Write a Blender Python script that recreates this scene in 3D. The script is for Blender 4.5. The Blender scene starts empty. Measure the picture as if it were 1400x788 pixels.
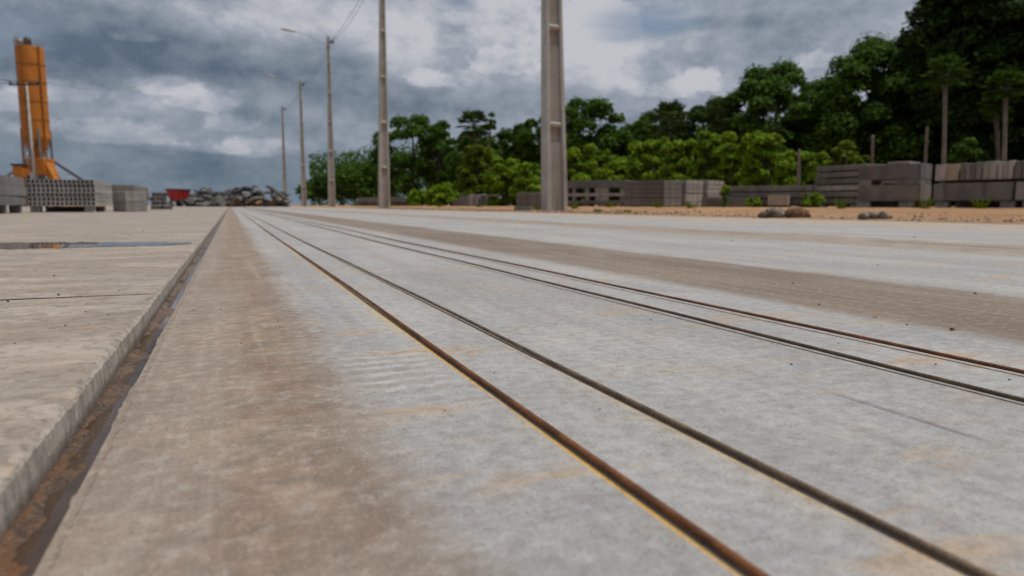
import bpy, bmesh, math, random
import numpy as np
from mathutils import Vector, Matrix

random.seed(7)
R = math.radians
scn = bpy.context.scene
col = scn.collection

# ------------------------------------------------------------------ camera
H = 0.12                                    # the lens lies a hand's breadth above the casting bed
F = 960.0
TH = math.atan(113 / F)
YA = math.atan(385 / math.hypot(F, 113))
FW = np.array([math.sin(YA) * math.cos(TH), math.cos(YA) * math.cos(TH), -math.sin(TH)])
RT = np.array([math.cos(YA), -math.sin(YA), 0.0])
UP = np.cross(RT, FW)
CAM = np.array([0, 0, H])

cd = bpy.data.cameras.new('camera')
cam = bpy.data.objects.new('camera', cd)
col.objects.link(cam)
cam.location = (0, 0, H)
cam.rotation_euler = (math.pi / 2 - TH, 0, -YA)
cd.sensor_width = 36
cd.lens = F / 1400 * 36
cd.clip_start = 0.01
cd.clip_end = 8000
cd.dof.use_dof = True
cd.dof.focus_distance = 0.62
cd.dof.aperture_fstop = 9.8
scn.camera = cam


def ray(x, y):
    return FW * F + RT * (x - 700) + UP * (394 - y)


def at(x, y, d):                             # world point seen at photo pixel (x, y) at depth d
    return CAM + ray(x, y) * (d / F)


def on_ground(x, y, z=0.0):
    v = ray(x, y)
    return CAM + v * ((z - H) / v[2])


def Z(x, y, d):
    return float(at(x, y, d)[2])


def zat(p, y):                               # height above point p (on plan) seen at photo row y
    q = np.array([p[0], p[1], -H])
    k = (394 - y) / F
    return float((k * (q @ FW) - q @ UP) / (UP[2] - k * FW[2])) + 0.0


def pxof(p):
    q = np.array(p, float) - CAM
    return 700 + F * (q @ RT) / (q @ FW)


# ------------------------------------------------------------------ node helper
class NT:
    def __init__(s, nt):
        s.nt = nt
        s.n = nt.nodes
        s.l = nt.links

    def set(s, sock, v):
        if hasattr(v, 'is_output'):
            s.l.new(v, sock)
        elif v is not None:
            if isinstance(v, (tuple, list)) and sock.type == 'RGBA' and len(v) == 3:
                v = (*v, 1)
            sock.default_value = v

    def m(s, op, a, b=None, c=None, clamp=False):
        k = s.n.new('ShaderNodeMath')
        k.operation = op
        k.use_clamp = clamp
        s.set(k.inputs[0], a)
        s.set(k.inputs[1], b)
        s.set(k.inputs[2], c)
        return k.outputs[0]

    def add(s, a, b): return s.m('ADD', a, b)
    def sub(s, a, b): return s.m('SUBTRACT', a, b)
    def mul(s, a, b): return s.m('MULTIPLY', a, b)

    def ss(s, x, a, b, lo=0.0, hi=1.0):      # smoothstep
        k = s.n.new('ShaderNodeMapRange')
        k.interpolation_type = 'SMOOTHSTEP'
        s.set(k.inputs[0], x)
        k.inputs[1].default_value = a
        k.inputs[2].default_value = b
        k.inputs[3].default_value = lo
        k.inputs[4].default_value = hi
        return k.outputs[0]

    def v(s, op, a, b=None):
        k = s.n.new('ShaderNodeVectorMath')
        k.operation = op
        s.set(k.inputs[0], a)
        if b is not None:
            s.set(k.inputs[1], b)
        return k.outputs['Value'] if op in ('DOT_PRODUCT', 'LENGTH') else k.outputs[0]

    def scale(s, a, xyz, off=(0, 0, 0)):
        k = s.n.new('ShaderNodeMapping')
        s.set(k.inputs[0], a)
        k.inputs['Scale'].default_value = xyz
        k.inputs['Location'].default_value = off
        return k.outputs[0]

    def noise(s, vec, sc, det=3, ro=0.5, dist=0.0):
        k = s.n.new('ShaderNodeTexNoise')
        s.set(k.inputs['Vector'], vec)
        k.inputs['Scale'].default_value = sc
        k.inputs['Detail'].default_value = det
        k.inputs['Roughness'].default_value = ro
        k.inputs['Distortion'].default_value = dist
        return k.outputs[0]

    def voro(s, vec, sc):
        k = s.n.new('ShaderNodeTexVoronoi')
        s.set(k.inputs['Vector'], vec)
        k.inputs['Scale'].default_value = sc
        return k.outputs[0]

    def mix(s, f, a, b, mode='MIX'):
        k = s.n.new('ShaderNodeMix')
        k.data_type = 'RGBA'
        k.blend_type = mode
        s.set(k.inputs[0], f)
        s.set(k.inputs[6], a)
        s.set(k.inputs[7], b)
        return k.outputs[2]

    def sep(s, vec):
        k = s.n.new('ShaderNodeSeparateXYZ')
        s.set(k.inputs[0], vec)
        return k.outputs

    def comb(s, x, y, z):
        k = s.n.new('ShaderNodeCombineXYZ')
        s.set(k.inputs[0], x)
        s.set(k.inputs[1], y)
        s.set(k.inputs[2], z)
        return k.outputs[0]

    def ramp(s, f, stops):
        k = s.n.new('ShaderNodeValToRGB')
        s.set(k.inputs[0], f)
        e = k.color_ramp.elements
        while len(e) < len(stops):
            e.new(0.5)
        for i, (p, c) in enumerate(stops):
            e[i].position = p
            e[i].color = (*c, 1)
        return k.outputs[0]

    def bump(s, h, strength, dist):
        k = s.n.new('ShaderNodeBump')
        s.set(k.inputs['Height'], h)
        k.inputs['Strength'].default_value = strength
        k.inputs['Distance'].default_value = dist
        return k.outputs[0]


def material(name):
    m = bpy.data.materials.new(name)
    m.use_nodes = True
    t = NT(m.node_tree)
    b = t.n['Principled BSDF']
    g = t.n.new('ShaderNodeNewGeometry')
    tc = t.n.new('ShaderNodeTexCoord')
    return m, t, b, g.outputs['Position'], tc.outputs['Object'], g


def simple(name, c1, c2, sc=6, rough=0.8, bump=0.3, bdist=0.01, metal=0.0, stain=None, fine=60, vary=0.0):
    """weathered material: two tones by noise, fine grain, optional vertical stain, grain bump"""
    m, t, b, pos, oc, g = material(name)
    n1 = t.noise(oc, sc, 5, 0.6)
    n2 = t.noise(oc, fine, 3, 0.6)
    f = t.ss(t.add(t.mul(n1, .75), t.mul(n2, .25)), .36, .64)
    c = t.mix(f, c1, c2)
    if stain:
        n3 = t.noise(t.scale(oc, (1, 1, .15)), sc * 1.7, 4, .65)
        c = t.mix(t.ss(n3, .52, .72, 0, .8), c, stain)
    if vary:
        oi = t.n.new('ShaderNodeObjectInfo')
        hv = t.n.new('ShaderNodeHueSaturation')
        t.set(hv.inputs['Color'], c)
        t.set(hv.inputs['Value'], t.add(1 - vary, t.mul(oi.outputs['Random'], 2 * vary)))
        c = hv.outputs[0]
    t.set(b.inputs['Base Color'], c)
    b.inputs['Roughness'].default_value = rough
    b.inputs['Metallic'].default_value = metal
    if bump:
        t.set(b.inputs['Normal'], t.bump(t.add(n2, n1), bump, bdist))
    return m


M = {}
M['slab_grey'] = simple('slab_grey', (.12, .113, .11), (.195, .185, .178), 3, .9, stain=(.08, .07, .063), vary=.22)
M['slab_brown'] = simple('slab_brown', (.118, .104, .093), (.19, .17, .154), 3, .9, stain=(.085, .072, .064), vary=.16)
M['slab_light'] = simple('slab_light', (.225, .208, .195), (.34, .318, .298), 4, .9, stain=(.17, .145, .125), vary=.2)
M['slab_tan'] = simple('slab_tan', (.3, .235, .18), (.38, .31, .25), 4, .9, stain=(.2, .15, .11), vary=.15)
M['pole'] = simple('pole_concrete', (.35, .328, .302), (.47, .444, .412), 1.6, .88, stain=(.17, .145, .122), fine=40)
M['orange'] = simple('orange_paint', (.40, .13, .008), (.52, .175, .012), .8, .5, .08, stain=(.27, .095, .02), fine=12)
M['orange_dark'] = simple('orange_dark', (.27, .092, .008), (.36, .125, .01), .8, .55, .08)
M['steel'] = simple('grey_steel', (.17, .165, .16), (.28, .27, .26), 2, .5, .1, metal=.3)
M['dark_steel'] = simple('dark_steel', (.03, .03, .032), (.07, .068, .066), 3, .55, .1, metal=.2)
M['red'] = simple('red_paint', (.3, .008, .01), (.42, .012, .014), 1.5, .45, .05)
M['rubber'] = simple('rubber', (.015, .015, .015), (.03, .03, .03), 5, .85, .1)
M['cable'] = simple('cable', (.03, .03, .033), (.05, .05, .055), 5, .7, 0)
M['lamp'] = simple('lamp_shell', (.33, .27, .26), (.42, .36, .34), 5, .5, .05)
M['bark'] = simple('bark', (.055, .043, .032), (.12, .1, .08), 3, .95, .6, .03)
M['pale_bark'] = simple('pale_bark', (.11, .098, .085), (.21, .19, .17), 2.5, .95, .4, .02)
M['wood_post'] = simple('post_wood', (.11, .085, .07), (.2, .165, .135), 4, .95, .4, .02)
M['rock'] = simple('rock', (.14, .11, .085), (.28, .23, .185), 14, .95, .7, .01, fine=90, vary=.3)
M['rock_brown'] = simple('rock_brown', (.13, .075, .04), (.26, .16, .09), 14, .95, .7, .01, fine=90, vary=.2)
M['rubble_dark'] = simple('rubble_dark', (.045, .042, .042), (.11, .1, .098), 2, .9, vary=.4)
M['rubble_pale'] = simple('rubble_pale', (.10, .095, .09), (.20, .188, .178), 2, .9, vary=.35)
M['pebble'] = simple('pebble', (.05, .045, .04), (.16, .14, .125), 400, .9, .3, .001, fine=900, vary=.4)
M['leaf_litter'] = simple('dry_leaf', (.3, .13, .05), (.42, .2, .08), 300, .8, .1, .001)


def leaf_mat(name, c1, c2, trans=.35, big=.5):
    m, t, b, pos, oc, g = material(name)
    f = t.add(t.mul(g.outputs['Random Per Island'], .55), t.mul(t.noise(oc, big, 3), .45))
    c = t.mix(t.ss(f, .25, .75), c1, c2)
    t.set(b.inputs['Base Color'], c)
    b.inputs['Roughness'].default_value = .75
    b.inputs['Specular IOR Level'].default_value = .12
    tr = t.n.new('ShaderNodeBsdfTranslucent')
    t.set(tr.inputs[0], c)
    mx = t.n.new('ShaderNodeMixShader')
    mx.inputs[0].default_value = trans
    t.l.new(b.outputs[0], mx.inputs[1])
    t.l.new(tr.outputs[0], mx.inputs[2])
    t.l.new(mx.outputs[0], t.n['Material Output'].inputs[0])
    return m


M['leaf_dark'] = leaf_mat('leaf_dark', (.019, .044, .006), (.054, .116, .013), .32)
M['leaf_mid'] = leaf_mat('leaf_mid', (.029, .07, .007), (.082, .165, .016), .38)
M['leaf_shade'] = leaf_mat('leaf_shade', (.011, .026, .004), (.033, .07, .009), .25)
M['leaf_bush'] = leaf_mat('leaf_bush', (.095, .185, .01), (.25, .37, .024), .42, 1.6)
M['leaf_lime'] = leaf_mat('leaf_lime', (.08, .12, .008), (.17, .225, .016), .4)
M['leaf_palm'] = leaf_mat('leaf_palm', (.03, .055, .014), (.07, .105, .028), .25)


# ------------------------------------------------------------------ mesh helpers
class MB:
    def __init__(s):
        s.v = []
        s.f = []

    def add(s, vs, fs):
        o = len(s.v)
        s.v += [tuple(map(float, p)) for p in vs]
        s.f += [tuple(i + o for i in f) for f in fs]
        return s

    def box(s, x0, y0, z0, x1, y1, z1, M4=None, jit=0.0):
        vs = [Vector((x, y, z)) for z in (z0, z1) for x, y in ((x0, y0), (x1, y0), (x1, y1), (x0, y1))]
        if jit:
            vs = [p + Vector([random.uniform(-jit, jit) for _ in range(3)]) for p in vs]
        if M4:
            vs = [M4 @ p for p in vs]
        return s.add(vs, [(3, 2, 1, 0), (4, 5, 6, 7), (0, 1, 5, 4), (1, 2, 6, 5), (2, 3, 7, 6), (3, 0, 4, 7)])

    def taper(s, a, b):                       # a, b: rings of 4 points bottom / top
        return s.add(list(a) + list(b), [(3, 2, 1, 0), (4, 5, 6, 7), (0, 1, 5, 4), (1, 2, 6, 5), (2, 3, 7, 6), (3, 0, 4, 7)])

    def tube(s, pts, rad, n=8, caps=True):
        pts = [Vector(p) for p in pts]
        if not hasattr(rad, '__len__'):
            rad = [rad] * len(pts)
        rings = []
        for i, p in enumerate(pts):
            d = (pts[min(i + 1, len(pts) - 1)] - pts[max(i - 1, 0)]).normalized()
            a = Vector((0, 0, 1)) if abs(d.z) < .9 else Vector((1, 0, 0))
            u = d.cross(a).normalized()
            w = d.cross(u)
            rings.append([p + (u * math.cos(2 * math.pi * k / n) + w * math.sin(2 * math.pi * k / n)) * rad[i] for k in range(n)])
        vs = [q for r_ in rings for q in r_]
        fs = [(i * n + k, i * n + (k + 1) % n, (i + 1) * n + (k + 1) % n, (i + 1) * n + k) for i in range(len(pts) - 1) for k in range(n)]
        if caps:
            fs += [tuple(range(n - 1, -1, -1)), tuple(range((len(pts) - 1) * n, len(pts) * n))]
        return s.add(vs, fs)

    def rock(s, c, r, sq=(1, 1, .7)):
        bm = bmesh.new()
        bmesh.ops.create_icosphere(bm, subdivisions=2 if r > .03 else 1, radius=1)
        rot = Matrix.Rotation(random.uniform(0, 6.28), 3, 'Z') @ Matrix.Rotation(random.uniform(-.5, .5), 3, 'X')
        pl = [(Vector([random.gauss(0, 1) for _ in range(3)]).normalized(), random.uniform(.55, .85)) for _ in range(7)]
        vs = []
        for v in bm.verts:
            p = v.co.copy()
            for nn, dd in pl:
                e = p.dot(nn) - dd
                if e > 0:
                    p -= nn * e
            p = rot @ Vector((p.x * sq[0], p.y * sq[1], p.z * sq[2])) * r
            vs.append(p + Vector(c))
        fs = [tuple(v.index for v in f.verts) for f in bm.faces]
        bm.free()
        return s.add(vs, fs)

    def build(s, name, mat, parent=None, loc=(0, 0, 0), rz=0, smooth=False, bevel=0.0):
        me = bpy.data.meshes.new(name)
        me.from_pydata(s.v, [], s.f)
        if bevel:
            bm = bmesh.new()
            bm.from_mesh(me)
            bmesh.ops.bevel(bm, geom=bm.edges[:], offset=bevel, segments=1, affect='EDGES', profile=.5)
            bm.to_mesh(me)
            bm.free()
        me.materials.append(mat)
        o = bpy.data.objects.new(name, me)
        col.objects.link(o)
        o.location = loc
        o.rotation_euler = (0, 0, rz)
        if parent:
            o.parent = parent
        if smooth:
            me.polygons.foreach_set('use_smooth', [True] * len(me.polygons))
        return o


def tag(o, label, cat, group=None, kind=None):
    if kind:
        o['kind'] = kind
    if label:
        o['label'] = label
    if cat:
        o['category'] = cat
    if group:
        o['group'] = group
    return o


def empty(name, loc, label, cat, group=None, rz=0):
    o = bpy.data.objects.new(name, None)
    col.objects.link(o)
    o.location = loc
    o.rotation_euler = (0, 0, rz)
    return tag(o, label, cat, group)


def structure(o):
    o['kind'] = 'structure'
    return o


def copy_tree(o, parent=None):
    c = o.copy()
    col.objects.link(c)
    c.parent = parent
    for ch in list(o.children):
        copy_tree(ch, c)
    return c


# ------------------------------------------------------------------ ground sheets
def gz(x, y):                                 # height of the natural ground
    if x < -.2:
        return -.03
    t = min(max((x - 4.62) / 4.6, 0), 1)
    return -.03 + .035 * min(max((x - 4.5) / .2, 0), 1) + .075 * (t * t * (3 - 2 * t))


def grid_mesh(name, xs, ys, zf, mat):
    vs = [(x, y, zf(x, y)) for y in ys for x in xs]
    n = len(xs)
    fs = [(j * n + i, j * n + i + 1, (j + 1) * n + i + 1, (j + 1) * n + i) for j in range(len(ys) - 1) for i in range(n - 1)]
    mb = MB()
    mb.v = vs
    mb.f = fs
    o = mb.build(name, mat, smooth=True)
    return structure(o)


# sand / earth
m, t, b, pos, oc, g = material('sandy_earth')
n1 = t.noise(pos, .6, 5, .6)
n2 = t.noise(pos, 9, 5, .65)
n3 = t.noise(pos, 90, 3, .6)
c = t.mix(t.ss(n1, .35, .65), (.34, .175, .075), (.44, .255, .125))
c = t.mix(t.ss(n2, .5, .72, 0, .65), c, (.24, .16, .105))
px_, py_, pz_ = t.sep(pos)
grav = t.mul(t.ss(t.add(px_, t.mul(t.sub(n2, .5), 1.6)), 4.4, 6.6, 1, 0), t.ss(n3, .4, .6, .35, 1))
c = t.mix(t.mul(grav, .5), c, (.25, .2, .16))
t.set(b.inputs['Base Color'], c)
b.inputs['Roughness'].default_value = .95
t.set(b.inputs['Normal'], t.bump(t.add(t.mul(n2, 2), n3), .8, .03))
M['sand'] = m
xs = [-4000, -1500, -500, -200, -80, -40, -20, -8, -2, -.3, -.2, 1, 3, 4.4, 4.5, 4.6, 4.7, 4.9] + [5.1 + .25 * i for i in range(24)] + [12, 14, 17, 20, 25, 30, 40, 60, 100, 200, 500, 1500, 4000]
ys = [-4000, -1000, -200, -50, -20, -10, -5] + [-2 + .5 * i for i in range(60)] + [29, 32, 36, 40, 46, 52, 58, 60, 70, 85, 100, 150, 250, 500, 1500, 4000]
rg = random.Random(3)


def ground_z(x, y):
    z = gz(x, y)
    if 4.7 < x < 60 and -3 < y < 60:
        z += rg.uniform(-.012, .004)
    return z


grid_mesh('ground', xs, ys, ground_z, M['sand'])

# casting bed: one long cast sheet, bands of grey and mud-stained concrete
m, t, b, pos, oc, g = material('bed_concrete')
X, Y, Zc = t.sep(pos)
nL = t.noise(t.scale(pos, (1, .45, 1)), 3.2, 5, .6)
nM = t.noise(t.scale(pos, (1, .6, 1)), 16, 5, .62)
nF = t.noise(pos, 95, 4, .65)
nV = t.noise(pos, 520, 3, .6)
lon = t.noise(t.scale(pos, (1, .018, 1)), 60, 4, .65)          # drag marks along the bed
tra = t.noise(t.scale(pos, (.14, 1, 1)), 70, 4, .6, .8)         # trowel ripples across the bed
wob = t.add(t.add(t.mul(t.sub(nL, .5), .05), t.mul(t.sub(nM, .5), .055)), t.mul(t.sub(nF, .5), .02))
Xw = t.add(X, wob)


def band(a, b_, s1, s2):
    return t.mul(t.ss(Xw, a - s1, a + s1), t.ss(Xw, b_ - s2, b_ + s2, 1, 0))


wide = t.add(X, t.mul(wob, 3))
brown1 = t.ss(Xw, .066 - .024, .066 + .026, 1, 0)
brown2 = band(.632, .958, .03, .03)
brown3 = t.mul(t.ss(wide, 1.70, 1.80), t.ss(wide, 2.17, 2.27, 1, 0))
tan4 = t.ss(wide, 3.40, 3.55)
grey = t.mix(t.ss(nL, .36, .64), (.282, .28, .285), (.365, .362, .363))
grey = t.mix(t.ss(nM, .36, .70, 0, .4), grey, (.43, .42, .405))
lon2 = t.noise(t.scale(pos, (1, .05, 1), (4, 0, 0)), 14, 4, .6)
grey = t.mix(t.ss(lon2, .45, .64, 0, .6), grey, (.265, .262, .265))
grey = t.mix(t.ss(lon, .5, .72, 0, .3), grey, (.235, .23, .228))
grey = t.mix(t.ss(tra, .52, .7, 0, .22), grey, (.47, .455, .435))
# ochre wash stains on the grey
st = t.noise(t.scale(pos, (.55, 1.9, 1)), 11, 6, .66, .6)
grey = t.mix(t.ss(st, .53, .66, 0, .7), grey, (.40, .285, .18))
st2 = t.noise(t.scale(pos, (1.2, .4, 1), (3, 1, 0)), 7, 6, .64)
grey = t.mix(t.ss(st2, .5, .7, 0, .35), grey, (.225, .222, .225))
mid = t.noise(t.scale(pos, (.6, 1.2, 1), (7, 2, 0)), 42, 5, .7)
grey = t.mix(t.ss(mid, .46, .72, 0, .12), grey, (.26, .245, .23))
br = t.mix(t.ss(nM, .42, .6), (.195, .125, .082), (.30, .214, .152))
br = t.mix(t.ss(nL, .47, .60, 0, .75), br, (.195, .115, .07))
br = t.mix(t.mul(t.ss(X, .02, .055), t.ss(lon2, .4, .6, .1, .6)), br, (.175, .118, .08))
br = t.mix(t.ss(st, .46, .66, 0, .45), br, (.33, .29, .25))
br = t.mix(t.ss(st2, .53, .68, 0, .45), br, (.23, .20, .18))
br = t.mix(t.ss(mid, .48, .62, 0, .65), br, (.155, .115, .088))
br = t.mix(t.mul(t.ss(t.add(X, t.mul(wob, .8)), .0, -.05), .55), br, (.275, .228, .188))
br = t.mix(t.ss(lon2, .5, .66, 0, .42), br, (.32, .26, .21))
br = t.mix(t.ss(lon, .5, .7, 0, .42), br, (.36, .30, .25))
br = t.mix(t.ss(tra, .54, .7, 0, .18), br, (.15, .115, .09))
far_br = t.mix(t.ss(t.add(t.mul(lon, .5), t.mul(nL, .5)), .42, .6), (.145, .103, .074), (.21, .158, .118))
far_br = t.mix(t.ss(st2, .48, .68, 0, .4), far_br, (.30, .24, .19))
tan = t.mix(t.ss(nM, .4, .6), (.33, .26, .20), (.43, .36, .29))
c = t.mix(t.mul(brown1, .93), grey, br)
c = t.mix(t.mul(brown2, .93), c, far_br)
c = t.mix(t.mul(brown3, .85), c, t.mix(t.ss(nM, .4, .6), (.24, .185, .14), (.33, .27, .215)))
c = t.mix(t.mul(tan4, .9), c, tan)
# dark slit of the far gutter
sl = t.mul(t.ss(t.m('ABSOLUTE', t.sub(t.add(X, t.mul(wob, .5)), 2.03)), .0, .035, 1, 0), t.ss(t.noise(t.scale(pos, (1, .25, 1)), 5, 3), .42, .55))
c = t.mix(t.mul(sl, .9), c, (.08, .065, .055))
# thin gold lines with patchy yellowish halos, just left of the wires
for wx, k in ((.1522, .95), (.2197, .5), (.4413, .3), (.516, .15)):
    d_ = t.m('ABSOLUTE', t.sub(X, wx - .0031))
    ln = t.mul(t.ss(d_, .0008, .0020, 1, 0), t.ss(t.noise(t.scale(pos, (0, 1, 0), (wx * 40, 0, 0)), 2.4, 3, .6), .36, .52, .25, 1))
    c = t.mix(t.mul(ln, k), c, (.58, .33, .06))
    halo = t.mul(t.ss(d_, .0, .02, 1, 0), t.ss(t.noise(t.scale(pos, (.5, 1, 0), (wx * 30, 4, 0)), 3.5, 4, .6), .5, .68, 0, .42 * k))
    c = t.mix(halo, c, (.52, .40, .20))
# trowel waves left in one patch of the grey
wv = t.m('SINE', t.add(t.mul(Y, 300.), t.add(t.mul(nL, 26.), t.mul(nM, 9.))))
wm_k = t.mul(t.mul(t.ss(X, .065, .09), t.ss(X, .125, .15, 1, 0)), t.mul(t.ss(Y, .40, .46), t.ss(Y, .53, .60, 1, 0)))
c = t.mix(t.mul(t.mul(wm_k, t.ss(wv, -.1, .9)), .4), c, (.52, .51, .49))
c = t.mix(t.mul(t.mul(wm_k, t.ss(wv, -.2, -.9)), .35), c, (.33, .24, .16))
# a dark scrape
sc_ = t.mul(t.ss(t.m('ABSOLUTE', t.sub(t.add(X, t.mul(wob, .06)), .3545)), .0005, .0045, 1, 0), t.mul(t.ss(Y, .215, .26), t.ss(Y, .30, .345, 1, 0)))
c = t.mix(t.mul(sc_, .75), c, (.12, .125, .135))
# pores, grains, specks
c = t.mix(t.ss(nF, .34, .54, .33, 0), c, (.15, .125, .105))
c = t.mix(t.ss(nF, .52, .66, 0, .25), c, (.47, .455, .44))
c = t.mix(t.ss(nV, .57, .68, 0, .3), c, (.52, .49, .45))
c = t.mix(t.ss(nV, .32, .44, .5, 0), c, (.11, .095, .08))
pore = t.ss(t.voro(pos, 130), .05, .12, 1, 0)
c = t.mix(t.mul(t.mul(pore, t.ss(nM, .5, .62)), .6), c, (.1, .09, .08))
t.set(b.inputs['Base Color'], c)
t.set(b.inputs['Roughness'], t.ss(nM, .35, .65, .66, .86))
b.inputs['Specular IOR Level'].default_value = .35
hgt = t.add(t.add(t.mul(nF, .9), t.mul(nV, .28)), t.add(t.mul(tra, 1.0), t.mul(nM, 1.6)))
t.set(b.inputs['Normal'], t.bump(hgt, .8, .0026))
M['bed'] = m
GUT_L, GUT_R = -.084, -.065
xs = [GUT_R, -.06, 0, .3, .65, 1, 2, 3, 4.45, 4.6]
ys = [-3, 0, .5, 1, 3, 8, 20, 40, 60]
structure(MB().build('road', M['bed'])) if False else None
bed = MB()
nx = len(xs)
bed.v = [(x, y, 0.0) for y in ys for x in xs]
bed.f = [(j * nx + i, j * nx + i + 1, (j + 1) * nx + i + 1, (j + 1) * nx + i) for j in range(len(ys) - 1) for i in range(nx - 1)]
# right hand edge of the pour falls to the sand; the near left edge into the gutter
bed.add([(4.6, -3, 0), (4.6, 60, 0), (4.62, 60, -.05), (4.62, -3, -.05)], [(0, 3, 2, 1)])


def steps(a, b_, s0, k):
    out = [a]
    s_ = s0
    while out[-1] < b_:
        out.append(out[-1] + max(s0, abs(out[-1]) * k))
    return out


ye = [-.3 + .004 * i for i in range(125)] + steps(.2, 60, .004, .012)[1:]
re_ = random.Random(11)
walk = 0.0
ev = []
for y in ye:
    walk = walk * .9 + re_.uniform(-.0007, .0007)
    ev.append((GUT_R + walk + re_.uniform(-.0006, .0006), y, -.0004))
    ev.append((GUT_R + .004 + walk * .3 + re_.uniform(-.0008, .0008), y, .0006))
    ev.append((GUT_R - .0015 + walk, y, -.012))
    ev.append((GUT_R + .0045, y, -.0009))
n_ = len(ye)
fs = []
for i in range(n_ - 1):
    a, b2 = i * 4, (i + 1) * 4
    fs += [(a, a + 1, b2 + 1, b2), (a + 2, a, b2, b2 + 2), (a + 1, a + 3, b2 + 3, b2 + 1)]
bed.add(ev, fs)
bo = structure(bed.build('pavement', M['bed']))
bo.name = 'pavement'

# raised slab on the left with chipped edge
m, t, b, pos, oc, g = material('raised_concrete')
nL = t.noise(pos, 1.6, 5, .6)
nM = t.noise(t.scale(pos, (.5, 1.3, 1)), 9, 6, .62)
nF = t.noise(pos, 85, 4, .65)
nV = t.noise(pos, 480, 3, .6)
tra = t.noise(t.scale(pos, (.13, 1, .6)), 36, 4, .6, .5)
c = t.mix(t.ss(nM, .42, .6), (.285, .235, .197), (.39, .332, .287))
c = t.mix(t.ss(nL, .45, .6, 0, .7), c, (.275, .25, .225))
c = t.mix(t.ss(tra, .5, .7, 0, .28), c, (.21, .185, .165))
c = t.mix(t.ss(t.noise(t.scale(pos, (1, 2, 1), (5, 5, 0)), 8, 6, .66), .53, .68, 0, .5), c, (.40, .285, .195))
c = t.mix(t.ss(t.noise(t.scale(pos, (.5, 1.2, 1), (2, 5, 0)), 34, 5, .7), .5, .63, 0, .5), c, (.2, .175, .155))
c = t.mix(t.ss(nF, .36, .52, .5, 0), c, (.14, .118, .098))
c = t.mix(t.ss(nV, .3, .43, .5, 0), c, (.11, .095, .08))
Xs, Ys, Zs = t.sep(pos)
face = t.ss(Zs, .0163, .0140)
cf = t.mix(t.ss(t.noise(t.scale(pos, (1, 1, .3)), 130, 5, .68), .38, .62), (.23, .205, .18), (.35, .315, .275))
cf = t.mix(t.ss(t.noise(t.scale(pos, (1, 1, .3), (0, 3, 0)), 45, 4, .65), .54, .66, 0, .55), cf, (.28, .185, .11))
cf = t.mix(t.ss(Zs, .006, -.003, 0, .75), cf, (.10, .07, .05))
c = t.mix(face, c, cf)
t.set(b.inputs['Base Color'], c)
b.inputs['Roughness'].default_value = .8
b.inputs['Specular IOR Level'].default_value = .35
t.set(b.inputs['Normal'], t.bump(t.add(t.add(t.mul(nF, .9), t.mul(nV, .3)), t.add(t.mul(tra, 1.2), t.mul(nM, 1.5))), .6, .0022))
M['raised'] = m
SH = .0176
joints = [.905 - 4.2, .905, 5.6, 10.3, 15, 19.7, 24.4, 35, 46, 57, 75]
sb = MB()
ye = [-.3 + .0020 * i for i in range(301)] + steps(.3, 75, .002, .006)[1:]
ye = sorted([y for y in ye if not any(j - .001 < y < j + .0098 for j in joints)] + [j + q for j in joints[1:-1] for q in (-.0002, .0003, .0087, .0092)])
re_ = random.Random(5)
w1 = w2 = w3 = cw = 0.0
ring = []
for y in ye:
    w1 = w1 * .80 + re_.uniform(-.00032, .00032)
    w2 = w2 * .55 + re_.uniform(-.0007, .0007)
    w3 = w3 * .97 + re_.uniform(-.0003, .0003)
    cw = cw * .82 + re_.random() ** 14 * .0034
    chip = cw + re_.random() ** 9 * .0030
    sk = .0095 if any(j < y < j + .009 for j in joints) else 0
    ring += [(-.16, y, SH - sk), (GUT_L - .0032 + w3 + w2 - chip, y, SH - sk), (GUT_L - .0007 + w1 + w3 - chip, y, SH - .0011 - abs(w2) - chip * .35 - sk * .9),
             (GUT_L + w1 * .6 + w3, y, SH - .0035 + w2 - sk * .7), (GUT_L + .0010 + w3 * .6, y, SH - .013), (GUT_L + .0010 + w1 * .4, y, -.014)]
fs = []
for i in range(len(ye) - 1):
    for k in range(5):
        a = i * 6 + k
        fs.append((a, a + 1, a + 7, a + 6))
sb.add(ring, fs)
# panel joints every 8 m: gaps of 3 mm
y0 = -3
for j in joints:
    sb.add([(-60, y0, SH), (-.16, y0, SH), (-.16, j, SH), (-60, j, SH)], [(0, 1, 2, 3)])
    sb.add([(-60, j, SH), (-.0999, j, SH), (-.0999, j, SH - .01), (-60, j, SH - .01)], [(0, 1, 2, 3)])
    y0 = j + .009
sb.add([(-60, -3, SH - .009), (-.12, -3, SH - .009), (-.12, 75, SH - .009), (-60, 75, SH - .009)], [(0, 1, 2, 3)])
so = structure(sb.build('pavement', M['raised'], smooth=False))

# gutter: rust mud with a film of water on its right-hand half
m, t, b, pos, oc, g = material('gutter_mud')
n1 = t.noise(t.scale(pos, (1, .5, 1)), 60, 5, .65)
n2 = t.noise(pos, 260, 4, .65)
c = t.mix(t.ss(n1, .35, .65), (.06, .034, .02), (.135, .078, .044))
c = t.mix(t.ss(n2, .52, .66, 0, .55), c, (.25, .155, .085))
Xs, Ys, Zs = t.sep(pos)
c = t.mix(t.mul(t.ss(Ys, .55, .25), t.ss(n1, .4, .6)), c, (.16, .066, .022))
c = t.mix(t.ss(Ys, .6, 1.2, 0, .6), c, (.19, .13, .095))
t.set(b.inputs['Base Color'], c)
t.set(b.inputs['Roughness'], t.ss(n2, .35, .65, .14, .55))
t.set(b.inputs['Normal'], t.bump(t.add(n1, n2), .9, .004))
M['mud'] = m
gm = MB()
ye = [-.3 + .003 * i for i in range(210)] + steps(.33, 75, .003, .01)[1:]
K = 9
ph = [random.uniform(0, 6) for _ in range(8)]
rr = random.Random(2)
lev = [0.0] * (K + 1)
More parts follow.
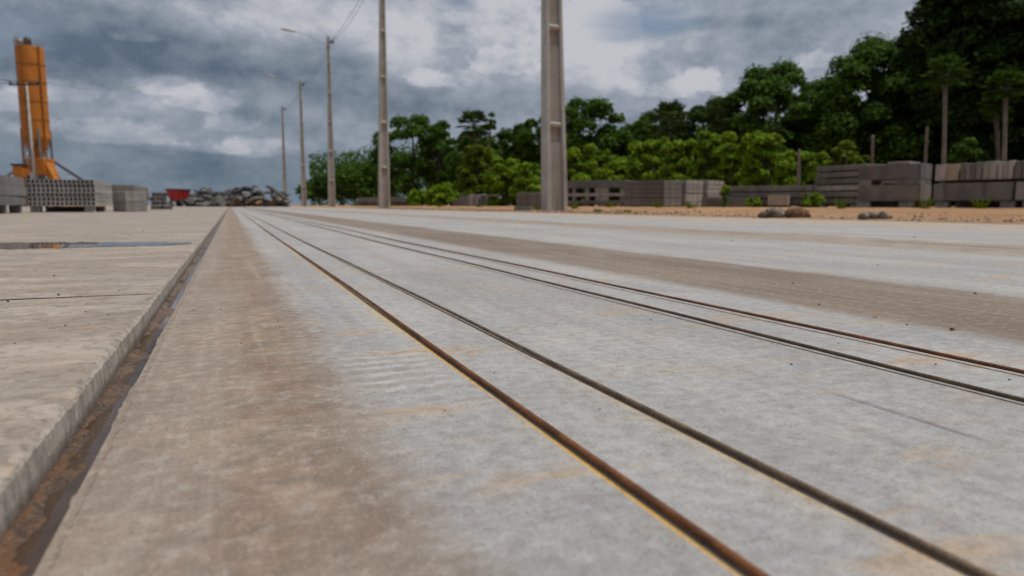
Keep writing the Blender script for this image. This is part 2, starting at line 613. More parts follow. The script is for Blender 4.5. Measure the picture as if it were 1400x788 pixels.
for y in ye:
    for k in range(K + 1):
        u = k / K
        lev[k] = lev[k] * .86 + rr.uniform(-.0010, .0010)
        if k:
            lev[k] = lev[k] * .75 + lev[k - 1] * .25
        bumpv = .0009 * math.sin(y * 21 + ph[0]) + .0008 * math.sin(y * 47 + ph[1] + u * 3) + .0005 * math.sin(y * 113 + ph[2])
        z = -.0042 + .0016 * math.sin(min(u, .38) / .38 * math.pi) ** .5 * 1.0 - .0034 * max(0, (u - .35)) / .65 + lev[k] + bumpv * (.6 + u)
        if u < .08:
            z -= .003
        gm.v.append((GUT_L - .006 + u * (GUT_R - GUT_L + .012), y, z))
for j in range(len(ye) - 1):
    for k in range(K):
        a = j * (K + 1) + k
        gm.f.append((a, a + 1, a + K + 2, a + K + 1))
structure(gm.build('gutter', M['mud'], smooth=True))

m, t, b, pos, oc, g = material('water')
b.inputs['Base Color'].default_value = (.30, .2, .13, 1)
b.inputs['Roughness'].default_value = .03
b.inputs['IOR'].default_value = 1.33
b.inputs['Transmission Weight'].default_value = .85
t.set(b.inputs['Normal'], t.bump(t.noise(pos, 40, 2), .04, .002))
M['water'] = m
wm = MB()
wm.add([(GUT_L - .003, -.3, -.0043), (GUT_R + .002, -.3, -.0043), (GUT_R + .002, 60, -.0043), (GUT_L - .003, 60, -.0043)], [(0, 1, 2, 3)])
structure(wm.build('gutter_water', M['water']))

# puddle on the raised slab
m, t, b, pos, oc, g = material('puddle_water')
t.set(b.inputs['Base Color'], t.mix(t.ss(t.noise(pos, 3, 3), .4, .6), (.11, .10, .09), (.15, .135, .12)))
b.inputs['Roughness'].default_value = .015
b.inputs['IOR'].default_value = 1.33
t.set(b.inputs['Normal'], t.bump(t.noise(pos, 6, 2), .02, .002))
M['puddle'] = m
near, farp = [], []
rp = random.Random(8)
for i in range(61):
    px = -170 + i * 7.2
    u = i / 60
    hw = max(0.3, 7.2 * (1 - u) ** .5)
    yc = 336.0 - 3.6 * max(0, (px / 270))
    sw = 1 if px < 235 else .3
    near.append(on_ground(px, yc + hw * .85 + rp.uniform(-.6, .6) * sw, SH + .0012))
    farp.append(on_ground(px, yc - hw * .75 + rp.uniform(-.45, .45) * sw, SH + .0012))
pm = MB()
pm.v = [tuple(p) for p in near + farp]
pm.f = [(i, i + 1, 61 + i + 1, 61 + i) for i in range(60)]
structure(pm.build('puddle', M['puddle']))

# ------------------------------------------------------------------ prestressing wires
wl = ['dark rust brown steel wire with gold rust line, first from the raised slab',
      'greyish brown steel wire, second from the raised slab, beside the gold lined wire',
      'dark steel wire, left one of the far pair, nearer the camera than its neighbour',
      'reddish rusty steel wire closest to the far brown band']
wm_ = []
for i, (a, b_) in enumerate((((.08, .03, .012), (.20, .075, .025)), ((.095, .064, .042), (.20, .14, .095)),
                            ((.075, .05, .032), (.165, .105, .062)), ((.10, .036, .015), (.23, .09, .036)))):
    m, t, b, pos, oc, g = material('wire_rust')
    n1 = t.noise(t.scale(pos, (1, .25, 1)), 160, 4, .6)
    n2 = t.noise(pos, 700, 3, .6)
    c = t.mix(t.ss(n1, .35, .65), a, b_)
    c = t.mix(t.ss(n2, .58, .72, 0, .6), c, (.20, .10, .04))
    t.set(b.inputs['Base Color'], c)
    b.inputs['Roughness'].default_value = .62
    b.inputs['Specular IOR Level'].default_value = .3
    X, Y, Zc = t.sep(pos)
    ind = t.m('SINE', t.mul(Y, 1200.))
    t.set(b.inputs['Normal'], t.bump(t.add(t.mul(t.ss(ind, .0, .9), 1.1), t.mul(n2, 1.5)), .9, .0007))
    wm_.append(m)
for i, wx in enumerate((.1522, .2197, .4413, .516)):
    ys = [-.3 + .02 * k for k in range(80)] + steps(1.3, 60, .05, .08)[1:]
    rw = random.Random(i)
    pts = [(wx + (.0012 * math.sin(y * 1.3 + i) + .0003 * math.sin(y * 7 + 2 * i)) * min(1, abs(y)), y, (.0020 if i < 2 else .0018) + (.0007 if i < 2 else .0009) * (1 - math.cos(y * 2.6)) + (.0 if i < 2 else .0009) + .0002 * math.sin(y * 9 + i)) for y in ys]
    o = MB().tube(pts, (.00185, .0016, .0016, .0016)[i], 12).build('steel_wire', wm_[i], smooth=True)
    tag(o, wl[i], 'wire', 'prestressing wires along the bed')

# pebbles, crumbs, dry leaves on the concrete
pb = [(577 / 2.558 + 450, 480 + 78 / 2.558, .0011), (608, 562, .0010), (490, 282 + 75, .0022), (638, 272, 0), (480, 358, .002), (526, 366, .002), (1084, 388, .0028), (1120, 417, .0022),
      (1333, 402, .003), (1240, 445, .002), (1200, 363, .003), (1082, 499, .0016), (1279, 499, .0016), (1380, 520, .0014), (890, 438, .0018), (1301, 452, .0020), (1146, 470, .0012),
      (700, 420, .0012), (760, 445, .001), (1056, 470, .0011), (560, 420, .001), (820, 560, .0009), (380, 440, .0014), (330, 470, .0013), (265, 425, .0018), (302, 424, .0015), (668, 330, .004), (1000, 330, .005), (1250, 325, .006)]
pi = 0
for px, py, r in pb:
    if not r:
        continue
    p = on_ground(px, py)
    r *= .72
    k = MB().rock((0, 0, r * .45), r, (1, .8, .6)).build('pebble', M['pebble'], loc=tuple(p))
    tag(k, 'tiny dark pebble lying loose on the grey and brown concrete bed', 'pebble', 'pebbles on the bed')
for px, py, r in ((74, 378, .0035), (80, 404, .0038), (11, 413, .003), (148, 431, .0018), (90, 446, .002), (117, 427, .002), (20, 470, .0015), (163, 398, .0022), (195, 317, .006), (178, 322, .005), (105, 338, .006)):
    p = on_ground(px, py, SH)
    r *= .7
    k = MB().rock((0, 0, r * .4), r, (1, .8, .5)).build('pebble', M['pebble'], loc=tuple(p))
    tag(k, 'tiny dark crumb lying loose on the raised slab left of the gutter', 'pebble', 'crumbs on the raised slab')
for i, (px, py, r) in enumerate(((1197, 434, .0045), (1302, 452, .0032))):
    p = on_ground(px, py)
    mb = MB()
    for s_ in (1, -1):
        mb.add([(0, -r, .0006), (s_ * r * .55, -r * .2, .0025), (s_ * r * .4, r * .5, .003), (0, r, .0008)], [(0, 1, 2, 3)])
    k = mb.build('dry_leaf', M['leaf_litter'], loc=tuple(p), rz=random.uniform(0, 6))
    tag(k, ['curled orange dry leaf on the brown band right of the wires', 'smaller dry leaf fallen at the near edge of the brown band'][i], 'leaf', 'dry leaves')


# ------------------------------------------------------------------ concrete poles
def make_pole(label):
    root = empty('concrete_pole', (0, 0, 0), label, 'utility pole', 'concrete poles beside the bed')
    Hp = 11.0

    def w(z): return .232 - .0143 * z          # half width
    def dp(z): return .165 - .0075 * z           # half depth
    def fl(z): return .085 - .0045 * z         # flange thickness
    sh = MB()
    seg = [0, 2.0, 4, 6, 8, 10.0, Hp]
    for s_ in (-1, 1):
        for z0, z1 in zip(seg[:-1], seg[1:]):
            def rg_(z):
                xo, xi = s_ * w(z), s_ * (w(z) - fl(z))
                a_, b_ = min(xo, xi), max(xo, xi)
                return [(a_, -dp(z), z), (b_, -dp(z), z), (b_, dp(z), z), (a_, dp(z), z)]
            sh.taper(rg_(z0), rg_(z1))
    rz_ = [1.74 + 1.9 * k for k in range(5)]

    def web(z0, z1, k):
        def rg_(z):
            x = w(z) - fl(z) + .001
            return [(-x, -dp(z) * k, z), (x, -dp(z) * k, z), (x, dp(z) * k, z), (-x, dp(z) * k, z)]
        sh.taper(rg_(z0), rg_(z1))
    z = 0
    for q in rz_:
        web(z, q - .34, .5)
        web(q - .34, q, .05)
        z = q
    web(z, Hp - .02, .5)
    sh.build('shaft', M['pole'], root, bevel=.008)
    for q in rz_:
        x = w(q) - fl(q) * .75
        rb = MB().tube([(-x, 0, q), (-x * .6, 0, q + .006), (x * .6, 0, q + .006), (x, 0, q)], [.055, .07, .07, .055], 10)
        for i, v in enumerate(rb.v):
            rb.v[i] = (v[0], v[1] * (dp(q) + .012) / .07, v[2])
        rb.build('rung', M['pole'], root, smooth=True)
    arm = MB()
    pts = [(-.08 - 1.9 * u, 0, 10.35 + .75 * math.sin(u * 1.35)) for u in [k / 8 for k in range(9)]]
    arm.tube(pts, .013, 8)
    arm.box(-.11, -.09, 10.22, .10, .09, 10.30)
    ao = arm.build('lamp_arm', M['steel'], root, smooth=False)
    x, _, z = pts[-1]
    lm = MB()
    prof = [(0.05, .04), (-.1, .07), (-.4, .10), (-.75, .09), (-.9, .04)]
    vs = []
    for dx, hw in prof:
        vs += [(x + dx, -hw, z - .02 + dx * -.08), (x + dx, hw, z - .02 + dx * -.08), (x + dx, hw * .7, z + hw * .8 + dx * -.08), (x + dx, -hw * .7, z + hw * .8 + dx * -.08)]
    fs = [(3, 2, 1, 0), (16, 17, 18, 19)]
    for i in range(4):
        for k in range(4):
            fs.append((i * 4 + k, i * 4 + (k + 1) % 4, i * 4 + 4 + (k + 1) % 4, i * 4 + 4 + k))
    lm.add(vs, fs)
    lm.build('lamp_head', M['lamp'], root, smooth=True)
    br = MB()
    br.box(.06, -.03, 10.55, .36, .03, 10.61)
    for q in (0.2, .34):
        br.tube([(q, 0, 10.60), (q, 0, 10.66), (q, 0, 10.70), (q, 0, 10.76)], [.03, .05, .03, .045], 8)
    br.build('insulator_bracket', M['dark_steel'], root)
    return root


PX, PY0, PS = 6.22, 13.25, 17.4
plabels = ['thickest concrete pole with rounded rungs, nearest, standing in front of the bushes',
           'second nearest concrete pole, its top cut by the frame, dark hollows up its face',
           'concrete pole with a lamp arm, its top inside the picture, orange mud at its foot',
           'concrete lamp pole in the distance between a taller pole and the farthest one',
           'farthest and shortest looking concrete pole beside the heap of rubble']
poles = []
p0 = make_pole(plabels[0])
for i in range(5):
    o = p0 if i == 0 else copy_tree(p0)
    o['label'] = plabels[i]
    o.location = (PX + (0, .0, .05, -.1, -.5)[i], PY0 + PS * i, .0 if i else .0)
    o.rotation_euler = (0, R((-1.3, .6, .3, 0, .2)[i]), R((0, 2, -2, 1, 0)[i]))
    poles.append(o)
    if i == 4:                                # the farthest pole carries no lamp
        for ch in list(o.children):
            if ch.name.startswith('lamp_'):
                bpy.data.objects.remove(ch)


def cable(a, b_, sag, r, label, n=24, group=None):
    a, b_ = Vector(a), Vector(b_)
    pts = [a.lerp(b_, k / n) - Vector((0, 0, sag * 4 * (k / n) * (1 - k / n))) for k in range(n + 1)]
    o = MB().tube(pts, r, 6).build('power_cable', M['cable'], smooth=True)
    return tag(o, label, 'cable', group)


names = ['second nearest pole and the lamp pole behind it', 'third and fourth poles of the row', 'fourth and the farthest pole of the row']
for i in (1, 2, 3):
    for k, dx in enumerate((.2, .34)):
        a = Vector(poles[i].location) + Vector((dx, 0, 10.75))
        b_ = Vector(poles[i + 1].location) + Vector((dx, 0, 10.75))
        cable(a, b_, .45 + .12 * k, .011, ['inner', 'outer'][k] + ' black cable sagging between the ' + names[i - 1], group='cables along the pole row')

# ------------------------------------------------------------------ silo and batching plant
D = 72.0


def up_at(px, py, d):
    p = at(px, py, d)
    return p


bx = at(57, 281, D)
bx[2] = -.03
s = D / F
silo = empty('cement_silo', tuple(bx), 'tall orange cement silo on legs with dark hoops, behind the grey stacks', 'silo')
rad = 16.3 * s
zb, zt = zat(bx, 190) + .03, zat(bx, 64) + .03
n = 40
cyl = MB()
cyl.tube([(0, 0, zb), (0, 0, zt - .25)], rad, n)
cyl.tube([(0, 0, zt - .249), (0, 0, zt - .1), (0, 0, zt)], [rad * 1.0, rad * .99, rad * .6], n)
cyl.build('tank', M['orange'], silo, smooth=False)
for q in (.2, .4, .61, .8):
    z = zb + (zt - zb) * q
    MB().tube([(0, 0, z - .07), (0, 0, z + .07)], rad + .035, n).build('hoop', M['orange_dark'], silo)
MB().tube([(0, 0, zb - .08), (0, 0, zb + .12)], rad + .05, n).build('hoop', M['orange_dark'], silo)
MB().tube([(0, 0, zb - 2.0), (0, 0, zb - .09)], [.32, rad * .97], n).build('hopper', M['orange'], silo)
MB().tube([(0, 0, zb - 2.5), (0, 0, zb - 2.01)], [.22, .3], 16).build('outlet_valve', M['dark_steel'], silo)
for k in range(4):
    a_ = R(45 + 90 * k) - YA
    x, y = math.cos(a_) * rad * .98, math.sin(a_) * rad * .98
    MB().box(x * 1.03 - .10, y * 1.03 - .10, 0, x * 1.03 + .10, y * 1.03 + .10, zb + .9).build('leg', M['steel'], silo)
brc = MB()
for k in range(4):
    a0, a1 = R(45 + 90 * k) - YA, R(135 + 90 * k) - YA
    q0 = Vector((math.cos(a0), math.sin(a0), 0)) * rad
    q1 = Vector((math.cos(a1), math.sin(a1), 0)) * rad
    brc.tube([q0 + Vector((0, 0, 4.4)), q1 + Vector((0, 0, 4.4))], .07, 6)
    brc.tube([q0 + Vector((0, 0, 4.4)), q1 + Vector((0, 0, 6.6))], .05, 6)
brc.build('leg_brace', M['dark_steel'], silo)
# ladder facing the camera, slightly left
ld = MB()
la = R(-90) - YA + R(-16)
lx, ly = math.cos(la) * (rad + .22), math.sin(la) * (rad + .22)
tx, ty = -math.sin(la), math.cos(la)
for s_ in (-.17, .17):
    ld.tube([(lx + tx * s_, ly + ty * s_, 3), (lx + tx * s_, ly + ty * s_, zt + .6)], .03, 6)
z = 3.2
while z < zt + .8:
    ld.tube([(lx - tx * .22, ly - ty * .22, z), (lx + tx * .22, ly + ty * .22, z)], .02, 6)
    z += .3
ld.build('ladder', M['orange_dark'], silo)
pp = MB()
pa = R(-90) - YA + R(68)
pp.tube([(math.cos(pa) * (rad + .12), math.sin(pa) * (rad + .12), 2.5), (math.cos(pa) * (rad + .12), math.sin(pa) * (rad + .12), zt)], .07, 8)
pp.build('fill_pipe', M['orange_dark'], silo)
for px, hh, rr_ in ((28, .75, .3), (38.5, .95, .33)):
    dx = (px - 40.5) * s
    q = np.array([RT[0] * dx, RT[1] * dx])
    fm = MB().tube([(q[0], q[1], zt - .05), (q[0], q[1], zt + hh * .75), (q[0], q[1], zt + hh)], [rr_, rr_, rr_ * .5], 14)
    fm.build('dust_filter', M['steel'] if px < 30 else M['dark_steel'], silo)
rail = MB()
for k in range(24):
    a_ = 2 * math.pi * k / 24
    b2 = 2 * math.pi * (k + 1) / 24
    p_ = Vector((math.cos(a_) * rad * .95, math.sin(a_) * rad * .95, zt))
    q_ = Vector((math.cos(b2) * rad * .95, math.sin(b2) * rad * .95, zt))
    if k % 3 == 0:
        rail.tube([p_ - Vector((0, 0, .3)), p_ + Vector((0, 0, .45))], .018, 5)
    rail.tube([p_ + Vector((0, 0, .45)), q_ + Vector((0, 0, .45))], .018, 5)
rail.build('top_railing', M['orange_dark'], silo)

# batching machine at the silo's foot
mp = at(60, 281, D - 4)
mp[2] = -.03
plant = empty('batching_machine', tuple(mp), 'orange batching machine with a sloping chute under the cement silo', 'machine', rz=-YA)
s2 = (D - 4) / F
hb = MB()
hb.taper([(-.55, -.7, 3.0), (.75, -.7, 3.0), (.75, .7, 3.0), (-.55, .7, 3.0)], [(-.75, -.9, 4.6), (.85, -.9, 4.6), (.85, .9, 4.6), (-.75, .9, 4.6)])
hb.build('weigh_hopper', M['orange'], plant, bevel=.03)
hb = MB()
for x in (-.7, .75):
    for y in (-.8, .8):
        hb.box(x - .09, y - .09, 0, x + .09, y + .09, 3.02)
hb.box(-.7, -.85, 1.6, .75, -.72, 1.8)
hb.build('support_frame', M['dark_steel'], plant)
ch = MB()
ch.taper([(1.2, -.5, 1.9), (1.9, -.5, 1.9), (1.9, .5, 1.9), (1.2, .5, 1.9)], [(.25, -.55, 4.2), (.84, -.55, 4.2), (.84, .55, 4.2), (.25, .55, 4.2)])
ch.build('discharge_chute', M['orange'], plant, bevel=.02)
sb_ = MB().box(-2.35, -.6, 2.2, -1.45, .6, 3.9)
sb_.build('control_cabin', M['orange'], plant, bevel=.04)
MB().box(-2.45, -.7, 3.92, -1.35, .7, 4.1).build('cabin_roof', M['dark_steel'], plant)
MB().box(-2.3, -.5, 0, -1.5, .5, 2.19).build('cabin_stand', M['orange_dark'], plant)
md = MB().tube([(.0, -.6, 2.2), (.0, .6, 2.2)], .55, 18)
md.build('mixing_drum', M['dark_steel'], plant)
for (x0, y0), (x1, y1), lb in (((30, 226), (-6, 252), 'dark inclined screw conveyor descending left from the silo foot'), ((73, 221), (118, 250), 'dark inclined screw conveyor descending right from the orange chute')):
    a_, b_ = at(x0, y0, D - 3), at(x1, y1, D - 6)
    root = empty('screw_conveyor', (b_[0], b_[1], -.03), lb, 'conveyor', 'screw conveyors')
    mb = MB().tube([Vector(a_) - root.location, Vector(b_) - root.location], .13, 10)
    mb.build('tube', M['dark_steel'], root)
    e_ = Vector(b_) - root.location
    MB().box(-.35, -.35, e_.z - .5, .35, .35, e_.z + .1).build('intake_box', M['dark_steel'], root)
    lg = MB()
    for q in (-.25, .25):
        lg.tube([(q, 0, 0), (q, 0, e_.z - .5)], .05, 6)
    lg.build('stand', M['dark_steel'], root)

# utility pole in front of the silo
UD = 60.0
ub = at(49, 281, UD)
ut = zat(ub, 114) + .03
up_ = empty('utility_pole', (ub[0], ub[1], -.03), 'slender grey pole with a cross arm standing in front of the orange silo', 'utility pole', rz=-YA)
MB().tube([(0, 0, 0), (0, 0, ut)], [.19, .10], 10).build('shaft', M['pole'], up_, smooth=True)
MB().box(-1.35, -.22, ut - .2, 1.25, -.12, ut - .06).build('cross_arm', M['dark_steel'], up_, bevel=.01)
for x in (-1.2, -.6, .45, 1.1):
    MB().tube([(x, -.17, ut - .059), (x, -.17, ut + .05), (x, -.17, ut + .12), (x, -.17, ut + .2)], [.05, .1, .07, .02], 10).build('insulator', M['dark_steel'], up_, smooth=True)
MB().tube([(.0, -.23, 3), (.02, -.2, ut - .3)], .035, 6).build('conduit', M['dark_steel'], up_)
mw = up_.matrix_basis
tl = Matrix.Translation((ub[0], ub[1], -.03)) @ Matrix.Rotation(-YA, 4, 'Z')
cable(tl @ Vector((-1.2, -.17, ut + .19)), at(-120, 45, 45), .7, .03, 'black cable rising left from the cross arm in front of the silo', group='cables at the silo')
cable(tl @ Vector((-.6, -.17, ut + .19)), at(-140, 112, 55), .5, .022, 'black cable running level to the left from the cross arm', group='cables at the silo')
cable(tl @ Vector((1.1, -.17, ut + .19)), at(215, 108, 110), 1.2, .012, 'thin cable running right from the silo cross arm into the sky', group='cables at the silo')


# ------------------------------------------------------------------ stacks of precast concrete
class Frame:
    """upright frame whose x axis runs along the visible front, y away from the camera"""

    def __init__(s, pl, dl, pr, dr, zg, sideL=None, sideR=None, depth=None):
        a, b_ = at(pl, 281, dl), at(pr, 281, dr)
        s.pl, s.dl, s.pr, s.dr = pl, dl, pr, dr
        s.o = Vector((a[0], a[1], zg))
        e = Vector((b_[0] - a[0], b_[1] - a[1], 0))
        s.len = e.length
        e.normalize()
        s.e = e
        s.n = Vector((-e.y, e.x, 0))
        s.ang = math.atan2(e.y, e.x)
        s.zg = zg
        if sideL is not None or sideR is not None:
            base = s.o if sideL is not None else Vector((b_[0], b_[1], zg))
            tgt = sideL if sideL is not None else sideR
            k = (tgt - 700) / F
            q0 = np.array(base) - CAM
            nn = np.array(s.n)
            depth = (k * (q0 @ FW) - q0 @ RT) / (nn @ RT - k * (nn @ FW))
        s.depth = depth

    @staticmethod
    def row(pl, pr, Y, zg, sideR):
        f = lambda px: Y / float(ray(px, 281)[1] / F)
        return Frame(pl, f(pl), pr, f(pr), zg, sideR=sideR)

    def z(s, py, u=0.5):
        d = s.dl + (s.dr - s.dl) * u
        return zat(at(s.pl + (s.pr - s.pl) * u, 281, d), py) - s.zg

    def loc(s, x, y, z):
        return s.o + s.e * x + s.n * y + Vector((0, 0, z))


def block(fr, name, mat, label, cat, group, x0, x1, z0, z1, y0=0.0, y1=None, bev=.006, jx=0.01, rz=0.0, profile=None):
    y1 = fr.depth if y1 is None else y1
    dx = random.uniform(-jx, jx)
    dy = random.uniform(0, jx)
    cx, cy = (x0 + x1) / 2 + dx, (y0 + y1) / 2 + dy
    mb = MB()
    w_, d_ = (x1 - x0) / 2, (y1 - y0) / 2
    if profile is None:
        mb.box(-w_, -d_, 0, w_, d_, z1 - z0)
    else:
        profile(mb, w_, d_, z1 - z0)
    o = mb.build(name, mat, loc=tuple(fr.loc(cx, cy, z0)), rz=fr.ang + rz + random.uniform(-.006, .006), bevel=bev)
    return tag(o, label, cat, group)


ORD = ['topmost', 'second from the top', 'third from the top', 'fourth from the top', 'fifth from the top', 'sixth from the top', 'seventh from the top', 'eighth from the top']


def hollow(nh, web):
    def f(mb, w_, d_, h):
        p = 2 * w_ / nh
        tk = h * .17
        mb.box(-w_, -d_, 0, w_, d_, tk)
        mb.box(-w_, -d_, h - tk, w_, d_, h)
        for k in range(nh + 1):
            x = -w_ + k * p
            hw = p * web / 2
            a_, b_ = max(-w_, x - hw), min(w_, x + hw)
            mb.box(a_, -d_, tk, b_, d_, h - tk)
        # far end closed
        mb.box(-w_ + p * .3, d_ * .6, tk, w_ - p * .3, d_ * .62, h - tk)
    return f


def supports(fr, xs_, h, label, mat='slab_light', wd=.1, group='support blocks under the stacks', y=(.03, .16), rear=None):
    if rear:
        block(fr, 'bearer_block', M['slab_brown'], rear, 'sleeper', 'bearers under the stacks', .02, fr.len - .02, 0, h - .003, fr.depth * .55, fr.depth * .55 + .12, .004, jx=0)  # added block closes the view through, so the gap stays dark
    for i, x in enumerate(xs_):
        lb = label if isinstance(label, str) else label[i]
        block(fr, 'support_block', M[mat], lb, 'block', group, x - wd / 2, x + wd / 2, 0, h, y[0], y[1], .004)


def layers(fr, name, mat, text, cat, group, ytop, ybot, n, gap=.006, u=.5, x0=0, x1=None, z0=None, prof=None, jx=.015, bev=.006, y1=None):
    """n slabs lying on one another between photo rows ytop and ybot"""
    zt_, zb_ = fr.z(ytop, u), (fr.z(ybot, u) if z0 is None else z0)
    hh = (zt_ - zb_) / n
    x1 = fr.len if x1 is None else x1
    mats = mat if isinstance(mat, list) else [mat]
    for k in range(n):
        z1_ = zt_ - hh * k
        block(fr, name, M[mats[k % len(mats)]], ORD[k] + ' ' + text, cat, group, x0, x1, z1_ - hh + gap, z1_, bev=bev, jx=jx, profile=prof, y1=y1)


# left side, standing on the raised slab
ZS = SH
fr = Frame(-75, 7.6, -70, 7.62, ZS, depth=1)
# nearest stack: its long side runs along the bed; the corner at the left leaves the frame
A0 = at(-60, 281, 6.9)
A1 = at(37.5, 281, 9.6)
fr = Frame(-60, 6.9, 37.5, 9.6, ZS, depth=1.1)
zg_ = fr.z(284.0, .85)
layers(fr, 'concrete_sleeper', 'slab_grey', 'plain grey beam of the stack cut by the left picture edge', 'sleeper', 'beams in the leftmost stack', 239.8, 284, 3, u=.62, z0=.105, gap=.002, bev=.003, jx=.004)
supports(fr, [fr.len * .5, fr.len * .68, fr.len * .94], .104, ['concrete support block under the leftmost stack, at the picture edge', 'pale support block under the middle of the leftmost stack', 'support block under the far end of the leftmost stack'], wd=.09, rear='dark bearer lying deep under the leftmost stack')

fr = Frame.row(38.5, 131, 12.2, ZS, 155)
layers(fr, 'hollow_plank', 'slab_light', 'hollow slab with square openings in the stack before the silo', 'plank', 'hollow slabs with square openings', 245.5, 283, 6, z0=.092, gap=.003, prof=hollow(15, .42), bev=0, jx=.004)
supports(fr, [.08, fr.len - .1], .091, ['support block under the left end of the hollow slab stack', 'support block under the right end of the hollow slab stack'], wd=.13, rear='dark bearer lying deep under the hollow slab stack')

fr = Frame(153.5, 11.2, 171, 11.0, ZS, depth=.35)
layers(fr, 'concrete_block', 'slab_light', 'pale block of the short pile between two grey stacks', 'block', 'pale blocks between the stacks', 262, 289, 2, z0=0, gap=.003)
fr = Frame.row(150, 186, 15.5, ZS, 204)
layers(fr, 'concrete_sleeper', ['slab_grey', 'slab_brown'], 'beam of the brownish stack right of the pale short pile', 'sleeper', 'beams in the second left stack', 252.5, 281, 4, z0=.085, gap=.004)
supports(fr, [.15, fr.len - .12], .084, ['support block at the left under the brownish beam stack', 'support block at the right under the brownish beam stack'], wd=.14, rear='dark bearer lying deep under the brownish beam stack')
fr = Frame(162, 15.0, 178, 14.9, ZS, depth=.12)
layers(fr, 'concrete_plank', 'slab_light', 'pale plank leaning before the brownish beam stack', 'plank', 'pale planks at the brownish stack', 256, 287, 1, z0=0)
fr = Frame.row(203, 233, 19.0, ZS, 236)
zz = 0
for r_ in range(4):
    nb = 5 - r_ // 2
    hh = fr.z(263) / 4
    for k in range(nb):
        bw = fr.len / 5
        x = k * bw + (r_ % 2) * bw * .4 + random.uniform(0, .02)
        block(fr, 'hollow_block', M['slab_light' if random.random() < .7 else 'slab_grey'], 'pale hollow concrete block in the loose pile left of the red trailer', 'block', 'loose hollow blocks near the red trailer',
              x, x + bw * .88, r_ * hh, r_ * hh + hh * .95, bev=0, jx=.02, rz=random.uniform(-.12, .12), profile=hollow(2, .35))

# right side, standing on the sand
ZR = .068
# twin beams (first, brownish)
fr = Frame(1172, 13.4, 1257, 12.6, ZR, sideR=1272)
layers(fr, 'concrete_sleeper', 'slab_brown', 'long brown grey beam lying on support blocks below the thin flat plank', 'sleeper', 'beams in the right stacks', 253, 275, 1, gap=0)
layers(fr, 'concrete_sleeper', 'slab_grey', 'long dark grey beam carried above the brown beam, under the thin plank', 'sleeper', 'beams in the right stacks', 225, 246, 1, gap=0)
zA, zB = fr.z(253), fr.z(246)
block(fr, 'spacer_plank', M['slab_light'], 'pale spacer plank between the two beams, left end', 'plank', 'spacers between right beams', .0, fr.len * .2, zA + .002, zB, bev=.003)
block(fr, 'spacer_plank', M['slab_grey'], 'grey spacer plank between the two beams, right half', 'plank', 'spacers between right beams', fr.len * .62, fr.len * .99, zA + .002, zB, bev=.003)
block(fr, 'flat_plank', M['slab_light'], 'thin pale plank lying flat on the dark grey beam', 'plank', None, fr.len * .46, fr.len * .79, fr.z(225) + .002, fr.z(221.5), bev=.003)
supports(fr, [fr.len * .08, fr.len * .78], fr.z(275), ['support block under the left end of the brown grey beam', 'support block under the right part of the brown grey beam'], wd=.24, rear='dark bearer lying deep under the brown grey beam')
# long beam with upright panels on top
fr = Frame(1274, 11.6, 1540, 9.6, ZR, depth=1.5)
zt_ = fr.z(250, .25)
block(fr, 'concrete_block', M['slab_grey'], 'squat grey block at the left end of the row below the upright panels', 'block', 'blocks under the upright panels', 0, fr.len * .075, fr.z(275, .05), zt_)
block(fr, 'concrete_sleeper', M['slab_grey'], 'long grey beam below the row of upright panels', 'sleeper', 'beams in the right stacks', fr.len * .08, fr.len * .46, fr.z(274.5, .2), zt_)
block(fr, 'concrete_sleeper', M['slab_light'], 'pale beam end at the right picture edge below the panels', 'sleeper', 'beams in the right stacks', fr.len * .47, fr.len * .98, fr.z(274, .5), zt_)
supports(fr, [fr.len * .05, fr.len * .43, fr.len * .55], fr.z(275.5, .2), ['support block under the squat grey block', 'support block under the right end of the long grey beam', 'support block at the right picture edge'], wd=.2, rear='dark bearer lying deep under the long grey beam')
block(fr, 'spacer_plank', M['slab_brown'], 'flat spacer plank along the top of the long grey beam', 'plank', 'spacers between right beams', fr.len * .01, fr.len * .97, zt_ + .002, fr.z(246, .25), y0=.25, bev=.003)
x = 0.0
k = 0
zp0 = fr.z(246, .25) + .002
while x < fr.len * .98:
    wv = random.uniform(.05, .095)
    mm = M[('slab_light', 'slab_tan')[k] if k < 2 else random.choice(['slab_grey', 'slab_light', 'slab_grey', 'slab_brown', 'slab_light'])]
    if k < 2:
        wv = .17
    hv = fr.z(222.5, .25) - zp0 + random.uniform(-.012, .012)
    lb = ['wide pale panel first in the row of upright panels', 'wide tan panel second in the row of upright panels'][k] if k < 2 else 'narrow grey panel standing upright among many on the long grey beam'
    block(fr, 'upright_panel', mm, lb, 'panel', 'upright panels on the right', x, x + wv, zp0, zp0 + hv, y0=random.uniform(0, .035), bev=.004, jx=.002)
    x += wv + random.uniform(.006, .02)
    k += 1
# five-layer plank stack
fr = Frame(1110, 15.8, 1176, 14.6, ZR, depth=1.6)
layers(fr, 'concrete_plank', ['slab_grey', 'slab_brown', 'slab_grey', 'slab_light', 'slab_brown'], 'plank of the layered stack left of the two large beams', 'plank', 'planks in the layered stack', 226.5, 280, 6, gap=.03, z0=.06, jx=.06)
supports(fr, [.2, fr.len - .2], .06, ['support block under the layered plank stack, left', 'support block under the layered plank stack, right'], wd=.2, rear='dark bearer lying deep under the layered plank stack')
